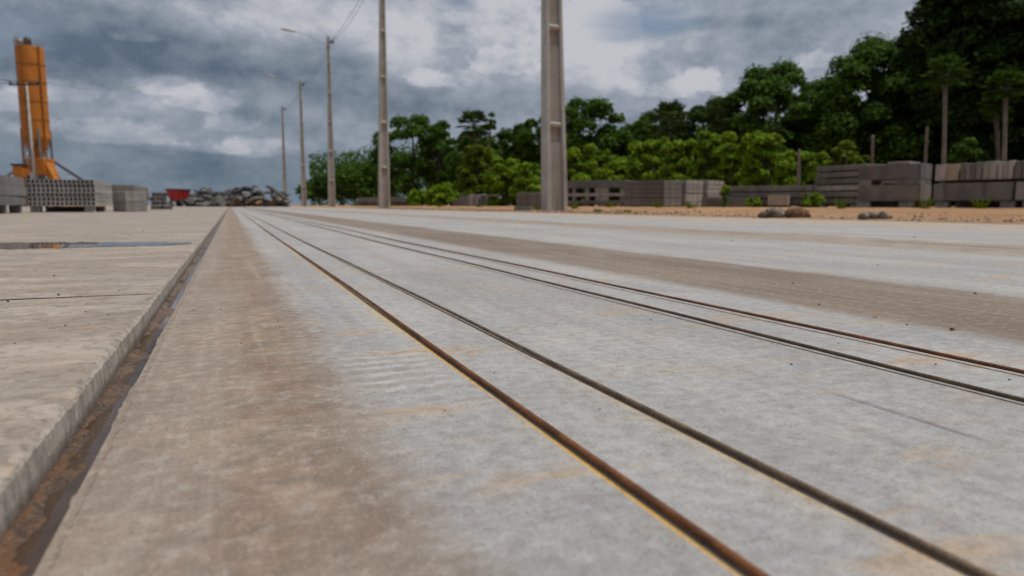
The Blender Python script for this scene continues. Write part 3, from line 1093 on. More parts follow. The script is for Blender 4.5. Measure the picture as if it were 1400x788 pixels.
# low plank stacks
fr = Frame(992, 16.6, 1106, 15.6, ZR, depth=1.4)
layers(fr, 'concrete_plank', ['slab_brown', 'slab_grey', 'slab_brown'], 'long plank of the low stack behind the brown rubble', 'plank', 'planks in the low stack', 254.5, 280, 3, gap=.03, z0=.05, jx=.08)
supports(fr, [.3, fr.len - .4], .05, ['support block under the low plank stack, left', 'support block under the low plank stack, right'], wd=.2, rear='dark bearer lying deep under the low plank stack')
fr2 = Frame(1049, 15.7, 1076, 15.5, ZR, depth=.35)
block(fr2, 'concrete_block', M['slab_tan'], 'pale pinkish block in front of the low plank stack', 'block', None, 0, fr2.len, .05, fr2.z(267.5))
fr = Frame(962, 16.4, 1040, 16.2, ZR, depth=.5)
block(fr, 'concrete_plank', M['slab_brown'], 'single brown plank lying on the sand before the low stack', 'plank', 'planks in the low stack', 0, fr.len, 0.01, fr.z(271))
# three slab stacks with light ends
for i, (a, b_, d_, yb, mt, sl_, nm) in enumerate(((908, 931.5, 18.0, 280, 'slab_brown', 853, 'large brown slab stack'), (938, 961, 19.2, 279.5, 'slab_light', 936.5, 'middle pale slab stack'), (967, 989, 20.2, 274, 'slab_light', 965.5, 'pale slab stack next to the low planks'))):
    fr = Frame(a, d_, b_, d_ * 1.05, ZR, sideL=sl_)
    if not (0.2 < fr.depth < 6):
        fr.depth = 3.0 if i == 0 else .8
    layers(fr, 'precast_plank', mt, 'slab of the ' + nm, 'plank', 'slabs in the ' + nm, 247.5, yb, 6, gap=.008, z0=.03, jx=.02)
    block(fr, 'support_block', M['slab_brown'], 'flat support under the ' + nm, 'block', 'support blocks under the stacks', .05, fr.len - .05, 0, .03, y0=.05, bev=.003)
# rack of slabs and spacer blocks right of the big pole
fr = Frame(774, 23.5, 853, 22.5, ZR, depth=1.6)
for lb, ya, yb, mt in (('thick grey slab on top of the open rack behind the big pole', 247, 257, 'slab_grey'), ('middle slab of the open rack behind the big pole', 264.5, 268.5, 'slab_light'), ('lowest slab of the open rack behind the big pole', 274.5, 279, 'slab_brown')):
    block(fr, 'precast_plank', M[mt], lb, 'plank', 'slabs in the open rack', 0, fr.len, fr.z(yb), fr.z(ya))
for j, (ya, yb) in enumerate(((257, 264.5), (268.5, 274.5), (279, 283))):
    for i, (u, wv) in enumerate(((.01, .03), (.13, .06), (.36, .07), (.62, .22 if j < 2 else .1), (.95, .05))):
        pos_ = ['left end', 'left of centre', 'centre', 'right of centre', 'right end'][i]
        block(fr, 'spacer_block', M['slab_light' if i == 3 else 'slab_grey'], '%s spacer block at the %s of the open rack' % (['upper', 'lower', 'ground level'][j], pos_), 'block', 'spacer blocks in the open rack',
              fr.len * max(0, u - wv / 2), fr.len * min(1, u + wv / 2), max(0, fr.z(yb)) + .001, fr.z(ya) - .001, y0=.02, y1=.5, bev=.003)
# stack left of the big pole and two low blocks
fr = Frame(706, 25.5, 748, 24.5, ZR, depth=1.3)
layers(fr, 'precast_plank', 'slab_brown', 'slab of the low brown stack left of the big pole', 'plank', 'slabs in the low brown stack', 263, 283, 4, gap=.006, z0=.0)
for i, (a, b_) in enumerate(((702.5, 724), (727, 753))):
    fr = Frame(a, 15.6, b_, 15.3, .02, depth=.5)
    block(fr, 'concrete_block', M['slab_grey'], ['low grey block on the ground farther left of the big pole foot', 'low grey block on the ground touching the big pole foot'][i], 'block', 'low blocks by the big pole', 0, fr.len, -.01, fr.z(282.5))
# small stacks far back
fr = Frame(618, 33, 681, 32, ZR, depth=1.4)
for i, (u0, u1, yt, mt) in enumerate(((.0, .2, 273, 'slab_grey'), (.16, .36, 268, 'slab_grey'), (.37, .47, 266, 'slab_light'), (.48, .58, 266, 'slab_light'), (.6, .7, 267, 'slab_grey'), (.72, .82, 268, 'slab_light'), (.83, 1, 274, 'slab_brown'))):
    block(fr, 'precast_plank', M[mt], ['lowest left panel', 'second panel', 'third pale panel', 'fourth pale panel', 'fifth grey panel', 'sixth pale panel', 'last low brown panel'][i] + ' of the far row left of the big pole', 'panel', 'panels in the far row',
          fr.len * u0, fr.len * u1, 0, fr.z(yt), bev=.01)
for i, (a, b_, yt, d_) in enumerate(((489, 517, 270.5, 46), (534, 560, 270, 45))):
    fr = Frame(a, d_, b_, d_ - .5, ZR, depth=1.5)
    layers(fr, 'precast_plank', ['slab_grey', 'rubble_dark'], ['slab of the far stack left of the second pole', 'slab of the far stack right of the second pole'][i], 'plank', 'slabs in the two far stacks', yt, 280, 2, z0=0)

# fence posts
for i, (px, y0_, d_, lb) in enumerate(((1089, 203, 19, 'weathered wooden post standing among the bright bushes'), (1188, 184, 20, 'pale topped wooden post behind the layered plank stack'), (1260.5, 173, 21, 'thin dark wooden post behind the upright panels'))):
    p = at(px, 281, d_)
    h_ = zat(p, y0_) - ZR
    mb = MB().tube([(0, 0, 0), (.02, 0, h_ * .5), (.01, .01, h_ * .97), (.01, .01, h_)], [.046, .044, .04, .03], 9)
    tag(mb.build('fence_post', M['wood_post'], loc=(p[0], p[1], ZR - .02), smooth=True), lb, 'post', 'wooden posts')

# rubble heaps by the bed's right edge
for (px, py, spots, lb, mt) in ((1060, 299, [(-16, 0, .06), (-4, 0, .08), (5, 1, .075), (-28, 0, .03)], 'grey brown stone in the heap at the edge of the sand', 'rock'),
                               (1086, 299, [(-6, 0, .08), (2, 1, .10), (13, 0, .065), (20, 0, .03)], 'rusty brown stone in the heap beside the grey stones', 'rock_brown'),
                               (1195, 302, [(-14, 0, .055), (-6, 0, .065), (3, 0, .05), (14, 0, .055), (22, 0, .03)], 'small grey stone in the heap farthest right on the sand', 'rock')):
    for dx, dy, r in spots:
        d_ = 6.6 if px < 1150 else 5.9
        p = at(px + dx, 281, d_ + random.uniform(-.05, .1))
        z = gz(p[0], p[1])
        o = MB().rock((0, 0, r * .5), r, (1, .9, .8)).build('stone', M[mt], loc=(p[0], p[1], z))
        tag(o, lb, 'stone', lb.replace(' stone', ' stones', 1))
gv = MB()
rgv = random.Random(21)
for k in range(1900):
    y = rgv.uniform(1.5, 30)
    x = 4.75 + abs(rgv.gauss(0, .8))
    r = rgv.uniform(.005, .02) * (1.2 if y > 8 else .8)
    bm_r = r
    vs = [Vector((rgv.uniform(-1, 1), rgv.uniform(-1, 1), 0)).normalized() * r * rgv.uniform(.7, 1.1) for _ in range(4)]
    vs = [(x + r * math.cos(a_) * rgv.uniform(.7, 1.1), y + r * math.sin(a_) * rgv.uniform(.7, 1.1), gz(x, y) - .003) for a_ in (0, 1.25, 2.5, 3.77, 5.03)]
    tp = [(x + (v[0] - x) * .55, y + (v[1] - y) * .55, v[2] + r * rgv.uniform(.6, 1)) for v in vs]
    gv.add(vs + tp, [(5, 6, 7, 8, 9)] + [(i, (i + 1) % 5, 5 + (i + 1) % 5, 5 + i) for i in range(5)])
tag(gv.build('gravel', M['rock']), 'loose gravel scattered along the edge of the sand', 'gravel', kind='stuff')

# ------------------------------------------------------------------ far end: red trailer and rubble
td = 58.0
tp_ = at(243, 281, td)
tr = empty('dump_trailer', (tp_[0], tp_[1], -.03), 'red tipping trailer with dark wheels at the far end of the yard', 'trailer', rz=-YA)
tr.scale = (.72, .8, 1)
mb = MB()
mb.taper([(-.5, -.7, .62), (.52, -.7, .62), (.52, 1.4, .62), (-.5, 1.4, .62)], [(-.80, -.95, 1.42), (.72, -.95, 1.42), (.72, 1.7, 1.42), (-.80, 1.7, 1.42)])
mb.build('tipping_body', M['red'], tr, bevel=.02)
MB().box(-.86, -1.0, 1.421, .78, 1.75, 1.49).build('rim', M['dark_steel'], tr)
MB().box(-.4, -.6, .42, .45, 1.9, .6).build('chassis', M['dark_steel'], tr)
for x in (-.48, .52):
    for y in (-.2, 1.1):
        w_ = MB().tube([(x - .13, y, .36), (x + .13, y, .36)], .36, 20).build('wheel', M['rubber'], tr)
        MB().tube([(x - .135, y, .36), (x + .135, y, .36)], .17, 14).build('hub', M['steel'], w_)
MB().tube([(.6, -.5, .5), (1.1, -.9, .15)], .08, 8).build('drawbar', M['dark_steel'], tr)

rub = random.Random(31)
hd = MB()
outline = [(256, 271), (272, 260), (285, 259), (300, 264), (318, 262), (335, 257), (350, 255.5), (360, 268), (372, 262), (384, 262), (394, 272)]


def ptop(px):
    for (a, ya), (b_, yb) in zip(outline[:-1], outline[1:]):
        if a <= px <= b_:
            return ya + (yb - ya) * (px - a) / (b_ - a)
    return 276


nxx, nyy = 40, 8
for j in range(nyy + 1):
    for i in range(nxx + 1):
        px = 254 + 142 * i / nxx
        v_ = j / nyy
        d_ = 58 + 8 * v_
        p = at(px, 281, d_)
        h_ = (281 - ptop(px)) * 58 / F * .72 * math.sin(math.pi * min(1, v_ * .9 + .08)) * rub.uniform(.75, 1.1)
        hd.v.append((p[0], p[1], -.05 + max(0, h_)))
for j in range(nyy):
    for i in range(nxx):
        a = j * (nxx + 1) + i
        hd.f.append((a, a + 1, a + nxx + 2, a + nxx + 1))
tag(hd.build('rubble', M['rubble_dark']), 'dark mound of crushed concrete and scrap at the far end', 'rubble', kind='stuff')
rl = {'rubble_dark': 'dark broken slab jutting from the far heap of rubble', 'rubble_pale': 'pale broken slab tumbled on the far heap of rubble', 'rock_brown': 'rusty brown lump at the foot of the far rubble heap'}
for k in range(125):
    px = rub.uniform(256, 393)
    if 360 < px < 367:
        continue
    v_ = rub.random()
    d_ = 57.0 + 4 * v_
    yy = 279.5 - (281 - ptop(px)) * (.93 * v_)
    p = at(px, yy, d_)
    mt = 'rubble_dark' if (v_ > .55 and rub.random() < .75) or rub.random() < .4 else 'rubble_pale'
    if v_ < .12 and px > 305:
        mt = 'rock_brown'
    w_, h_, l_ = rub.uniform(.15, .5), rub.uniform(.035, .10), rub.uniform(.15, .4)
    if mt == 'rock_brown':
        w_, h_, l_ = .3, .18, .25
    mb = MB()
    Mx = Matrix.Rotation(rub.uniform(-.5, .5), 4, 'Y') @ Matrix.Rotation(rub.uniform(-.7, .3), 4, 'X')
    random.seed(k)
    mb.box(-w_, -l_, -h_, w_, l_, h_, Mx, jit=.07)
    o = mb.build('broken_concrete' if mt != 'rock_brown' else 'debris_lump', M[mt], loc=(p[0], p[1], max(.1, p[2])), rz=rub.uniform(0, 3))
    tag(o, rl[mt], 'debris', 'pieces of the far rubble heap' + {'rubble_dark': ', dark', 'rubble_pale': ', pale', 'rock_brown': ', brown'}[mt])
# a few tilted panels that stick out at the right end
for i, (x0, y0, x1, y1, lb) in enumerate(((367, 255, 391, 272, 'long dark panel tilted down to the right on the rubble end'), (338, 279, 352, 270, 'pale blue grey sheet leaning on the rubble front'), (318, 268, 336, 268, 'pale flat sheet lying on the middle of the rubble heap'))):
    a, b_ = Vector(at(x0, y0, 57)), Vector(at(x1, y1, 57))
    c_ = (a + b_) / 2
    L = (b_ - a).length / 2
    ang = math.atan2(b_.z - a.z, (b_ - a).xy.length)
    Mx = Matrix.Rotation(-ang, 4, 'Y')
    mb = MB().box(-L, -.5, -.07, L, .5, .07, Mx)
    tag(mb.build('broken_sheet', M['rubble_dark' if i == 0 else 'rubble_pale'], loc=tuple(c_), rz=-YA), lb, 'panel')


# ------------------------------------------------------------------ vegetation
def leaves(name, centers, normals, size, mat, parent, rng, aspect=.55, kind=None):
    n = len(centers)
    a = rng.normal(size=(n, 3))
    nrm = normals / np.linalg.norm(normals, axis=1, keepdims=True)
    u = np.cross(nrm, a)
    u /= np.linalg.norm(u, axis=1, keepdims=True) + 1e-9
    v = np.cross(nrm, u)
    sz = size * rng.uniform(.6, 1.35, (n, 1))
    # leaf: folded rhomb of four points
    q = np.stack([centers - u * sz, centers + v * sz * aspect + nrm * sz * .18, centers + u * sz, centers - v * sz * aspect + nrm * sz * .18], 1).reshape(-1, 3)
    me = bpy.data.meshes.new(name)
    me.vertices.add(n * 4)
    me.vertices.foreach_set('co', q.astype(np.float32).ravel())
    me.loops.add(n * 4)
    me.loops.foreach_set('vertex_index', np.arange(n * 4, dtype=np.int32))
    me.polygons.add(n)
    me.polygons.foreach_set('loop_start', np.arange(n, dtype=np.int32) * 4)
    me.polygons.foreach_set('loop_total', np.full(n, 4, dtype=np.int32))
    me.update(calc_edges=True)
    me.materials.append(mat)
    o = bpy.data.objects.new(name, me)
    col.objects.link(o)
    if parent:
        o.parent = parent
    return o


def lobes_in(rng, n, rx, ry, z0, z1, shell=.55, loose=0.0):
    """lobe centres spread evenly over a domed crown between heights z0 and z1, some missing in a loose crown"""
    L = []
    ns = int(n * .78)
    zc = z0 + (z1 - z0) * .45
    for k in range(ns):
        q = 1 - 1.75 * (k + .5) / ns                            # from the top down past the girth
        a = k * 2.39996 + rng.uniform(-.35, .35)
        f = math.sqrt(max(0, 1 - (q if q > 0 else q * .75) ** 2)) * rng.uniform(.86, 1.08)
        if rng.random() < loose:
            continue
        z = zc + ((z1 - zc) * q if q > 0 else (zc - z0) * q / .75) * rng.uniform(.92, 1.04)
        L.append((math.cos(a) * f * rx, math.sin(a) * f * ry, z))
    while len(L) < n * (1 - loose):
        p = rng.uniform(-1, 1, 3)
        if np.linalg.norm(p) < .8:
            L.append((p[0] * rx, p[1] * ry, z0 + (z1 - z0) * (p[2] * .5 + .5)))
    rng.shuffle(L)
    return np.array(L)


def crown_points(rng, L, rad, per):
    C, Nn = [], []
    for c_, r in zip(L, rad):
        m_ = int(per * (r / rad.mean()) ** 2)
        d = rng.normal(size=(m_, 3))
        d /= np.linalg.norm(d, axis=1, keepdims=True)
        d[:, 2] = np.where(d[:, 2] < -.3, -d[:, 2] * .8, d[:, 2])
        rr_ = r * (rng.uniform(.35, 1.0, (m_, 1)) ** .6 + np.abs(rng.normal(size=(m_, 1))) * .14)
        sq = np.array([1.0, 1.0, .88])
        C.append(c_ + d * rr_ * sq)
        Nn.append(d + np.array([0, 0, .45]) + rng.normal(size=(m_, 3)) * .45)
    return np.concatenate(C), np.concatenate(Nn)


def tree(px, ytop, wpx, d, label, seed, mat='leaf_dark', low=.25, nl=22, per=230, leaf=.2, lobe=.33, group='trees behind the yard', name='broadleaf_tree', zg=ZR, bark='bark', loose=0.0, shell=.6, dyr=.85):
    rng = np.random.default_rng(seed)
    base = at(px, 281, d)
    h = zat(base, ytop) - zg
    rx = wpx / 2 * d / F
    root = empty(name, (base[0], base[1], zg - .03), label, 'tree', group)
    leaf *= .72
    per = int(per * 1.35)
    lr = rx * lobe
    L = lobes_in(rng, nl, rx - lr * .75, (rx - lr * .75) * dyr, h * low + lr * .5, h - lr * .85, shell, loose)
    nl = len(L)
    rad = lr * rng.uniform(.7, 1.2, nl)
    C, Nn = crown_points(rng, L, rad, int(per * 1.15))
    leaves('crown', C, Nn, leaf, M[mat], root, rng)
    tb = MB()
    r0 = max(.12, h * .022)
    top = (0, 0, h * .72)
    tb.tube([(0, 0, 0), (.03 * h * (rng.random() - .5), .02 * h, h * .25), (.04 * h * (rng.random() - .5), 0, h * .5), top], [r0 * 1.3, r0, r0 * .75, r0 * .35], 9)
    for k in range(min(nl, 9)):
        q = L[k]
        s_ = h * rng.uniform(.22, .5)
        tb.tube([(0, 0, s_), tuple(np.array([q[0] * .45, q[1] * .45, (s_ + q[2]) * .52])), tuple(q)], [r0 * .5, r0 * .3, r0 * .1], 6)
    tb.build('trunk', M[bark], root, smooth=True)
    return root


def bush(px, ytop, wpx, d, label, seed, mat='leaf_bush', leaf=.085, per=150, nl=16, zg=ZR, group='bushes along the yard edge', ybot=None):
    rng = np.random.default_rng(seed)
    base = at(px, 281, d)
    h = zat(base, ytop) - zg
    rx = wpx / 2 * d / F
    root = empty('bush', (base[0], base[1], zg - .02), label, 'bush', group)
    L = lobes_in(rng, nl, rx * .78, rx * .6, h * .02, h * .86, .35, .08)
    nl = len(L)
    rad = np.minimum(rx * .33, h * .28) * rng.uniform(.55, 1.25, nl)
    # a few shoots that stick out
    sh = np.array([[rng.uniform(-.7, .7) * rx, rng.uniform(-.4, .3) * rx, h * rng.uniform(.72, 1.06)] for _ in range(14)])
    L = np.concatenate([L, sh])
    rad = np.concatenate([rad, h * rng.uniform(.045, .11, 14)])
    C, Nn = crown_points(rng, L, rad, per)
    keep = C[:, 2] > .01
    leaves('foliage', C[keep], Nn[keep], leaf, M[mat], root, rng)
    tb = MB()
    for k in range(7):
        q = L[-1 - k]
        tb.tube([(q[0] * .15, q[1] * .15, 0), (q[0] * .6, q[1] * .6, q[2] * .55), tuple(q)], [.03, .022, .008], 5)
    tb.build('stem', M['bark'], root)
    return root


def palm(px, ycrown, ybase_top, d, lean, label, seed, crown_px=70, bark='pale_bark', nf=26):
    rng = np.random.default_rng(seed)
    base = at(px + lean, 281, d)
    topp = np.array([*at(px, 281, d)[:2], 0])
    topp[2] = zat(topp, ycrown)
    root = empty('palm_tree', (base[0], base[1], ZR - .03), label, 'palm', 'palms among the trees')
    tv = Vector((topp[0] - base[0], topp[1] - base[1], topp[2] - ZR))
    h = tv.z
    rc = crown_px / 2 * d / F
    tb = MB()
    tb.tube([(0, 0, 0), (tv.x * .25, tv.y * .25, h * .35), (tv.x * .6, tv.y * .6, h * .7), (tv.x, tv.y, h)], [.07, .052, .046, .06], 10)
    tb.build('trunk', M[bark], root, smooth=True)
    C, Nn = [], []
    mb = MB()
    cr = np.array(tv)
    for k in range(nf):
        az = k * 2.4 + rng.uniform(-.2, .2)
        el = math.radians(75 - 120 * (k / nf) + rng.uniform(-8, 8))
        dirv = np.array([math.cos(az) * math.cos(el), math.sin(az) * math.cos(el), math.sin(el)])
        side = np.array([-math.sin(az), math.cos(az), 0])
        upv = np.cross(dirv, side) * -1
        hub = cr + dirv * rc * .5
        mb.tube([tuple(cr), tuple(hub)], .018, 4)
        nb = 11
        for j in range(nb):                     # a fan blade of pointed segments
            a_ = (j - (nb - 1) / 2) / ((nb - 1) / 2) * 1.45
            dd = dirv * math.cos(a_) + side * math.sin(a_)
            ln = rc * .55 * rng.uniform(.85, 1.05)
            tip = hub + dd * ln + np.array([0, 0, -.18 * ln])
            mid = hub + dd * ln * .55
            ww = np.cross(dd, upv)
            wv = ln * .1
            mb.add([hub, mid + ww * wv + upv * .01, tip, mid - ww * wv + upv * .01], [(0, 1, 2, 3)])
    mb.build('crown', M['leaf_palm' if d > 30 else 'leaf_dark'], root)
    return root


# tree belt, left (far) to right (near)
tree(437, 243, 60, 88, 'small distant dark tree at the left end of the tree belt', 1, 'leaf_mid', .05, 14, 200, .28, .4)
tree(468, 232, 80, 80, 'dark low tree just right of the third pole', 2, 'leaf_dark', .05, 16, 220, .28, .38)
tree(505, 213, 96, 70, 'mid green rounded tree partly behind the second pole', 3, 'leaf_mid', .05, 22, 230, .25, .34)
tree(566, 152, 118, 56, 'tall loose tree with sky gaps just right of the second pole', 4, 'leaf_mid', .08, 44, 210, .2, .21, loose=.2)
tree(600, 160, 60, 54, 'narrow loose tree against the right flank of the tall loose tree', 5, 'leaf_mid', .1, 26, 170, .19, .27, loose=.2)
tree(657, 180, 95, 52, 'dark spreading tree behind the yellow green shrub', 6, 'leaf_mid', .05, 30, 230, .2, .27, loose=.1)
tree(667, 148, 34, 47, 'thin straggly tree reaching above its neighbours', 7, 'leaf_mid', .5, 14, 90, .15, .3, loose=.3)
tree(705, 168, 70, 48, 'dark rounded tree left of the big pole', 8, 'leaf_dark', .05, 22, 230, .19, .32)
tree(740, 153, 70, 46, 'dark tall tree directly behind the big pole', 9, 'leaf_mid', .05, 22, 230, .19, .32)
tree(805, 127, 118, 43, 'domed dark green tree just right of the big pole', 10, 'leaf_mid', .03, 34, 270, .18, .27)
tree(872, 160, 80, 44, 'lower dark tree in the dip of the skyline', 11, 'leaf_dark', .03, 24, 230, .18, .3)
tree(900, 140, 90, 41, 'mid green tree with a flat crown left of the palm', 12, 'leaf_mid', .03, 28, 240, .17, .28)
tree(968, 126, 100, 39, 'dark tree between the palm and the broad dome', 13, 'leaf_dark', .03, 30, 250, .17, .28)
tree(1055, 85, 175, 36, 'broad domed green tree in the middle of the right skyline', 14, 'leaf_mid', .03, 50, 290, .17, .22)
tree(1120, 100, 110, 37, 'dark tree filling the gap between two broad domes', 15, 'leaf_dark', .03, 34, 260, .17, .26)
tree(1205, 50, 235, 33, 'largest domed green tree left of the overhanging dark tree', 16, 'leaf_mid', .03, 84, 320, .16, .2)
tree(1345, -75, 250, 25, 'towering dark tree overhanging the upper right corner', 17, 'leaf_shade', .36, 95, 300, .15, .19, loose=.06)
tree(1440, -60, 260, 23, 'towering dark tree at the right picture edge', 18, 'leaf_shade', .1, 90, 300, .15, .19)
tree(1290, 60, 150, 31, 'dark tree behind the slender pale trunk', 19, 'leaf_shade', .02, 46, 300, .16, .24)
tree(1385, 110, 130, 29, 'low dark tree in the deep shade at the right', 20, 'leaf_shade', .0, 34, 280, .15, .28)
palm(648, 172, 0, 50, 3, 'bushy palm crown rising beside the straggly tree', 31, 54, nf=26, bark='bark')
palm(912, 165, 0, 38, 2, 'fan palm half hidden in the skyline dip right of the big pole', 32, 66)
palm(985, 158, 0, 36, 2, 'fan palm in front of the broad domed tree', 33, 60)
palm(1280, 100, 0, 18.5, 8, 'slender pale trunked fan palm behind the upright panels', 34, 64)
palm(1362, 118, 0, 18, 8, 'fan palm with a dim trunk near the right edge', 35, 62)
palm(1350, 140, 0, 18.4, 14, 'smaller leaning palm beside the dim trunked palm', 36, 46, bark='bark')

# bright bushes
for i, (px, yt, w_, d_, mt, lb) in enumerate((
        (652, 205, 62, 34, 'leaf_lime', 'rounded yellow green shrub left of the big pole'),
        (607, 254, 46, 37, 'leaf_bush', 'low light green shrub left of the far panels'),
        (575, 262, 40, 42, 'leaf_bush', 'smallest low shrub just right of the second pole'),
        (692, 222, 60, 32, 'leaf_bush', 'green shrub between the yellow shrub and the big pole'),
        (732, 228, 60, 31, 'leaf_bush', 'green shrub directly behind the big pole'),
        (798, 207, 62, 29, 'leaf_bush', 'green bush behind the open rack'),
        (842, 212, 60, 28, 'leaf_bush', 'spreading bush behind the brown slab stack, left part'),
        (888, 196, 66, 27, 'leaf_bush', 'taller bush behind the brown slab stack, right part'),
        (925, 203, 54, 26, 'leaf_bush', 'bush behind the middle pale slab stack'),
        (966, 184, 56, 25, 'leaf_bush', 'tallest bright bush, behind the pale slab stacks'),
        (1003, 192, 56, 24, 'leaf_bush', 'bright bush above the left end of the low planks'),
        (1042, 188, 56, 22, 'leaf_bush', 'bright bush above the middle of the low planks'),
        (1078, 212, 56, 20.5, 'leaf_bush', 'bright bush around the weathered wooden post'),
        (1120, 218, 50, 20.2, 'leaf_bush', 'bright bush between the wooden post and the light green bush'),
        (1157, 203, 60, 20, 'leaf_lime', 'light green bush behind the layered plank stack'),
        (1312, 200, 50, 19, 'leaf_mid', 'shaded bush behind the upright panels'))):
    if i < 14:
        bush(px, yt, w_, d_, lb, 100 + i, mt, .085 + .02 * (d_ > 30), 190, 20)
    else:
        bush(px, yt, w_, d_, lb, 100 + i, mt, .075, 150, 12)
for i, (px, yt, w_, d_, lb) in enumerate(((1030, 270, 22, 15.2, 'small weed tuft before the low plank stack, left one'), (1108, 264, 38, 14.6, 'wider green weed growing at the layered plank stack'), (990, 255, 14, 16, 'narrow weed beside the pale slab stack'), (818, 287, 16, 12, 'tiny weed in the gravel right of the big pole'), (858, 288, 14, 11, 'tiny weed in the gravel before the brown slab stack'))):
    bush(px, yt, w_, d_, lb, 150 + i, 'leaf_bush', .03, 60, 8, group='weeds by the stacks', zg=gz(*at(px, 281, d_)[:2]))

for i, (px, d_, w_) in enumerate(((600, 27, 14), (655, 24, 12), (735, 15.2, 12), (785, 15.6, 12), (835, 17, 14), (900, 15, 12), (945, 13.5, 14), (1150, 10.5, 13), (1265, 9.8, 16), (1340, 9, 14), (540, 36, 12), (485, 44, 12))):
    p = at(px, 281, d_)
    zg_ = gz(p[0], p[1])
    rgt = np.random.default_rng(300 + i)
    mb = MB()
    for k in range(46):
        a_ = rgt.uniform(0, 6.28)
        r_ = rgt.uniform(0, w_ / 2 * d_ / F)
        hh = rgt.uniform(.05, .16)
        b0 = np.array([math.cos(a_) * r_, math.sin(a_) * r_, 0])
        ln = np.array([math.cos(a_ + rgt.uniform(-1, 1)), math.sin(a_ + rgt.uniform(-1, 1)), 0]) * hh * .5
        sd_ = np.array([-math.sin(a_), math.cos(a_), 0]) * .006
        mb.add([b0 - sd_, b0 + sd_, b0 + ln * .4 + np.array([0, 0, hh * .7]) + sd_ * .7, b0 + ln + np.array([0, 0, hh])], [(0, 1, 2), (0, 2, 3)])
    tag(mb.build('grass_tuft', M['leaf_lime'], loc=(p[0], p[1], zg_ - .005)), 'low grass tuft growing in the orange sand beside the concrete', 'grass', 'grass tufts on the sand')

# dense undergrowth that fills the belt behind the bushes
rng = np.random.default_rng(77)
n = 42000
u = rng.random(n)
pxs = 425 + 1150 * u
ds = 84 * (1 - u) ** 1.6 + 27 + rng.uniform(-1, 5, n)
hmax = (281 - (214 - 80 * u ** .8)) * ds / F * rng.uniform(.75, 1.08, n)
zz = hmax * rng.random(n) ** .8
P = np.stack([at(a, 281, d_) for a, d_ in zip(pxs, ds)])
P[:, 2] = ZR + zz
Nn = rng.normal(size=(n, 3)) * .6 + np.array([-.5, -.5, .5])
o = leaves('undergrowth', P, Nn, .27, M['leaf_mid'], None, rng)
tag(o, 'dark dense undergrowth of the wood behind the bushes', 'undergrowth', kind='stuff')

# ------------------------------------------------------------------ sky and sun
SUN_EL, SUN_AZ = 68.0, 108.0                    # azimuth clockwise from +Y
w = bpy.data.worlds.new('World')
scn.world = w
w.use_nodes = True
try:
    w.cycles.sampling_method = 'MANUAL'
    w.cycles.sample_map_resolution = 256
except Exception:
    pass
t = NT(w.node_tree)
bg = t.n['Background']
bg.inputs['Strength'].default_value = .1
tc = t.n.new('ShaderNodeTexCoord')
d = tc.outputs['Generated']
dx_, dy_, dz_ = t.sep(d)
sky = t.n.new('ShaderNodeTexSky')
sky.sky_type = 'NISHITA'
sky.sun_disc = False
sky.sun_elevation = R(SUN_EL)
sky.sun_rotation = R(SUN_AZ)
sky.dust_density = 2.0
zc = t.m('MAXIMUM', dz_, 0.0)
inv = t.m('DIVIDE', 1.0, t.add(zc, .16))
plane = t.comb(t.mul(dx_, inv), t.mul(dy_, inv), 0.0)
stretch = t.scale(d, (1, 1, 2.0))
nA = t.noise(plane, 1.15, 4, .55, .3)                            # broad decks
nB = t.noise(stretch, 7.0, 6, .62, .15)                          # billows
nC = t.noise(t.scale(d, (1, 1, 1.5), (3, 5, 1)), 19.0, 5, .64, .1)  # puffs
nS = t.noise(t.scale(d, (1, 1, 5.5), (1, 2, 3)), 6.0, 4, .55, .4)  # streaks


def unit(px, py):
    v_ = ray(px, py)
    return v_ / np.linalg.norm(v_)


az = t.m('ARCTAN2', dx_, dy_)


def blob(px, py, wx, wy, soft=.8, nz=None, amt=.9, flat=False):
    """mask of a cloud patch at one azimuth and height of the sky"""
    c_ = unit(px, py)
    a0 = math.atan2(c_[0], c_[1])
    kx, ky = F * 1.06 / wx, F * 1.0 / wy
    a_ = t.m('MULTIPLY_ADD', az, kx, -a0 * kx)
    b_ = t.m('MULTIPLY_ADD', dz_, ky, -c_[2] * ky)
    if flat:                                                     # flatter base below than above
        b_ = t.m('MAXIMUM', b_, t.mul(b_, -2.0))
    rr_ = t.m('MULTIPLY_ADD', b_, b_, t.mul(a_, a_))
    k = t.m('SUBTRACT', 1.0, rr_)
    if nz is not None:
        k = t.m('MULTIPLY_ADD', nz, amt * 2.6, t.sub(k, amt * 1.3))
    return t.ss(k, 0, soft * 1.3)


T = t.add(.63, t.mul(t.sub(nA, .5), .5))
T = t.add(T, t.mul(t.sub(nB, .5), .8))
T = t.add(T, t.mul(t.sub(nC, .5), .7))


def plus(gain, *a, **k):
    global T
    T = t.add(T, t.mul(blob(*a, **k), gain))


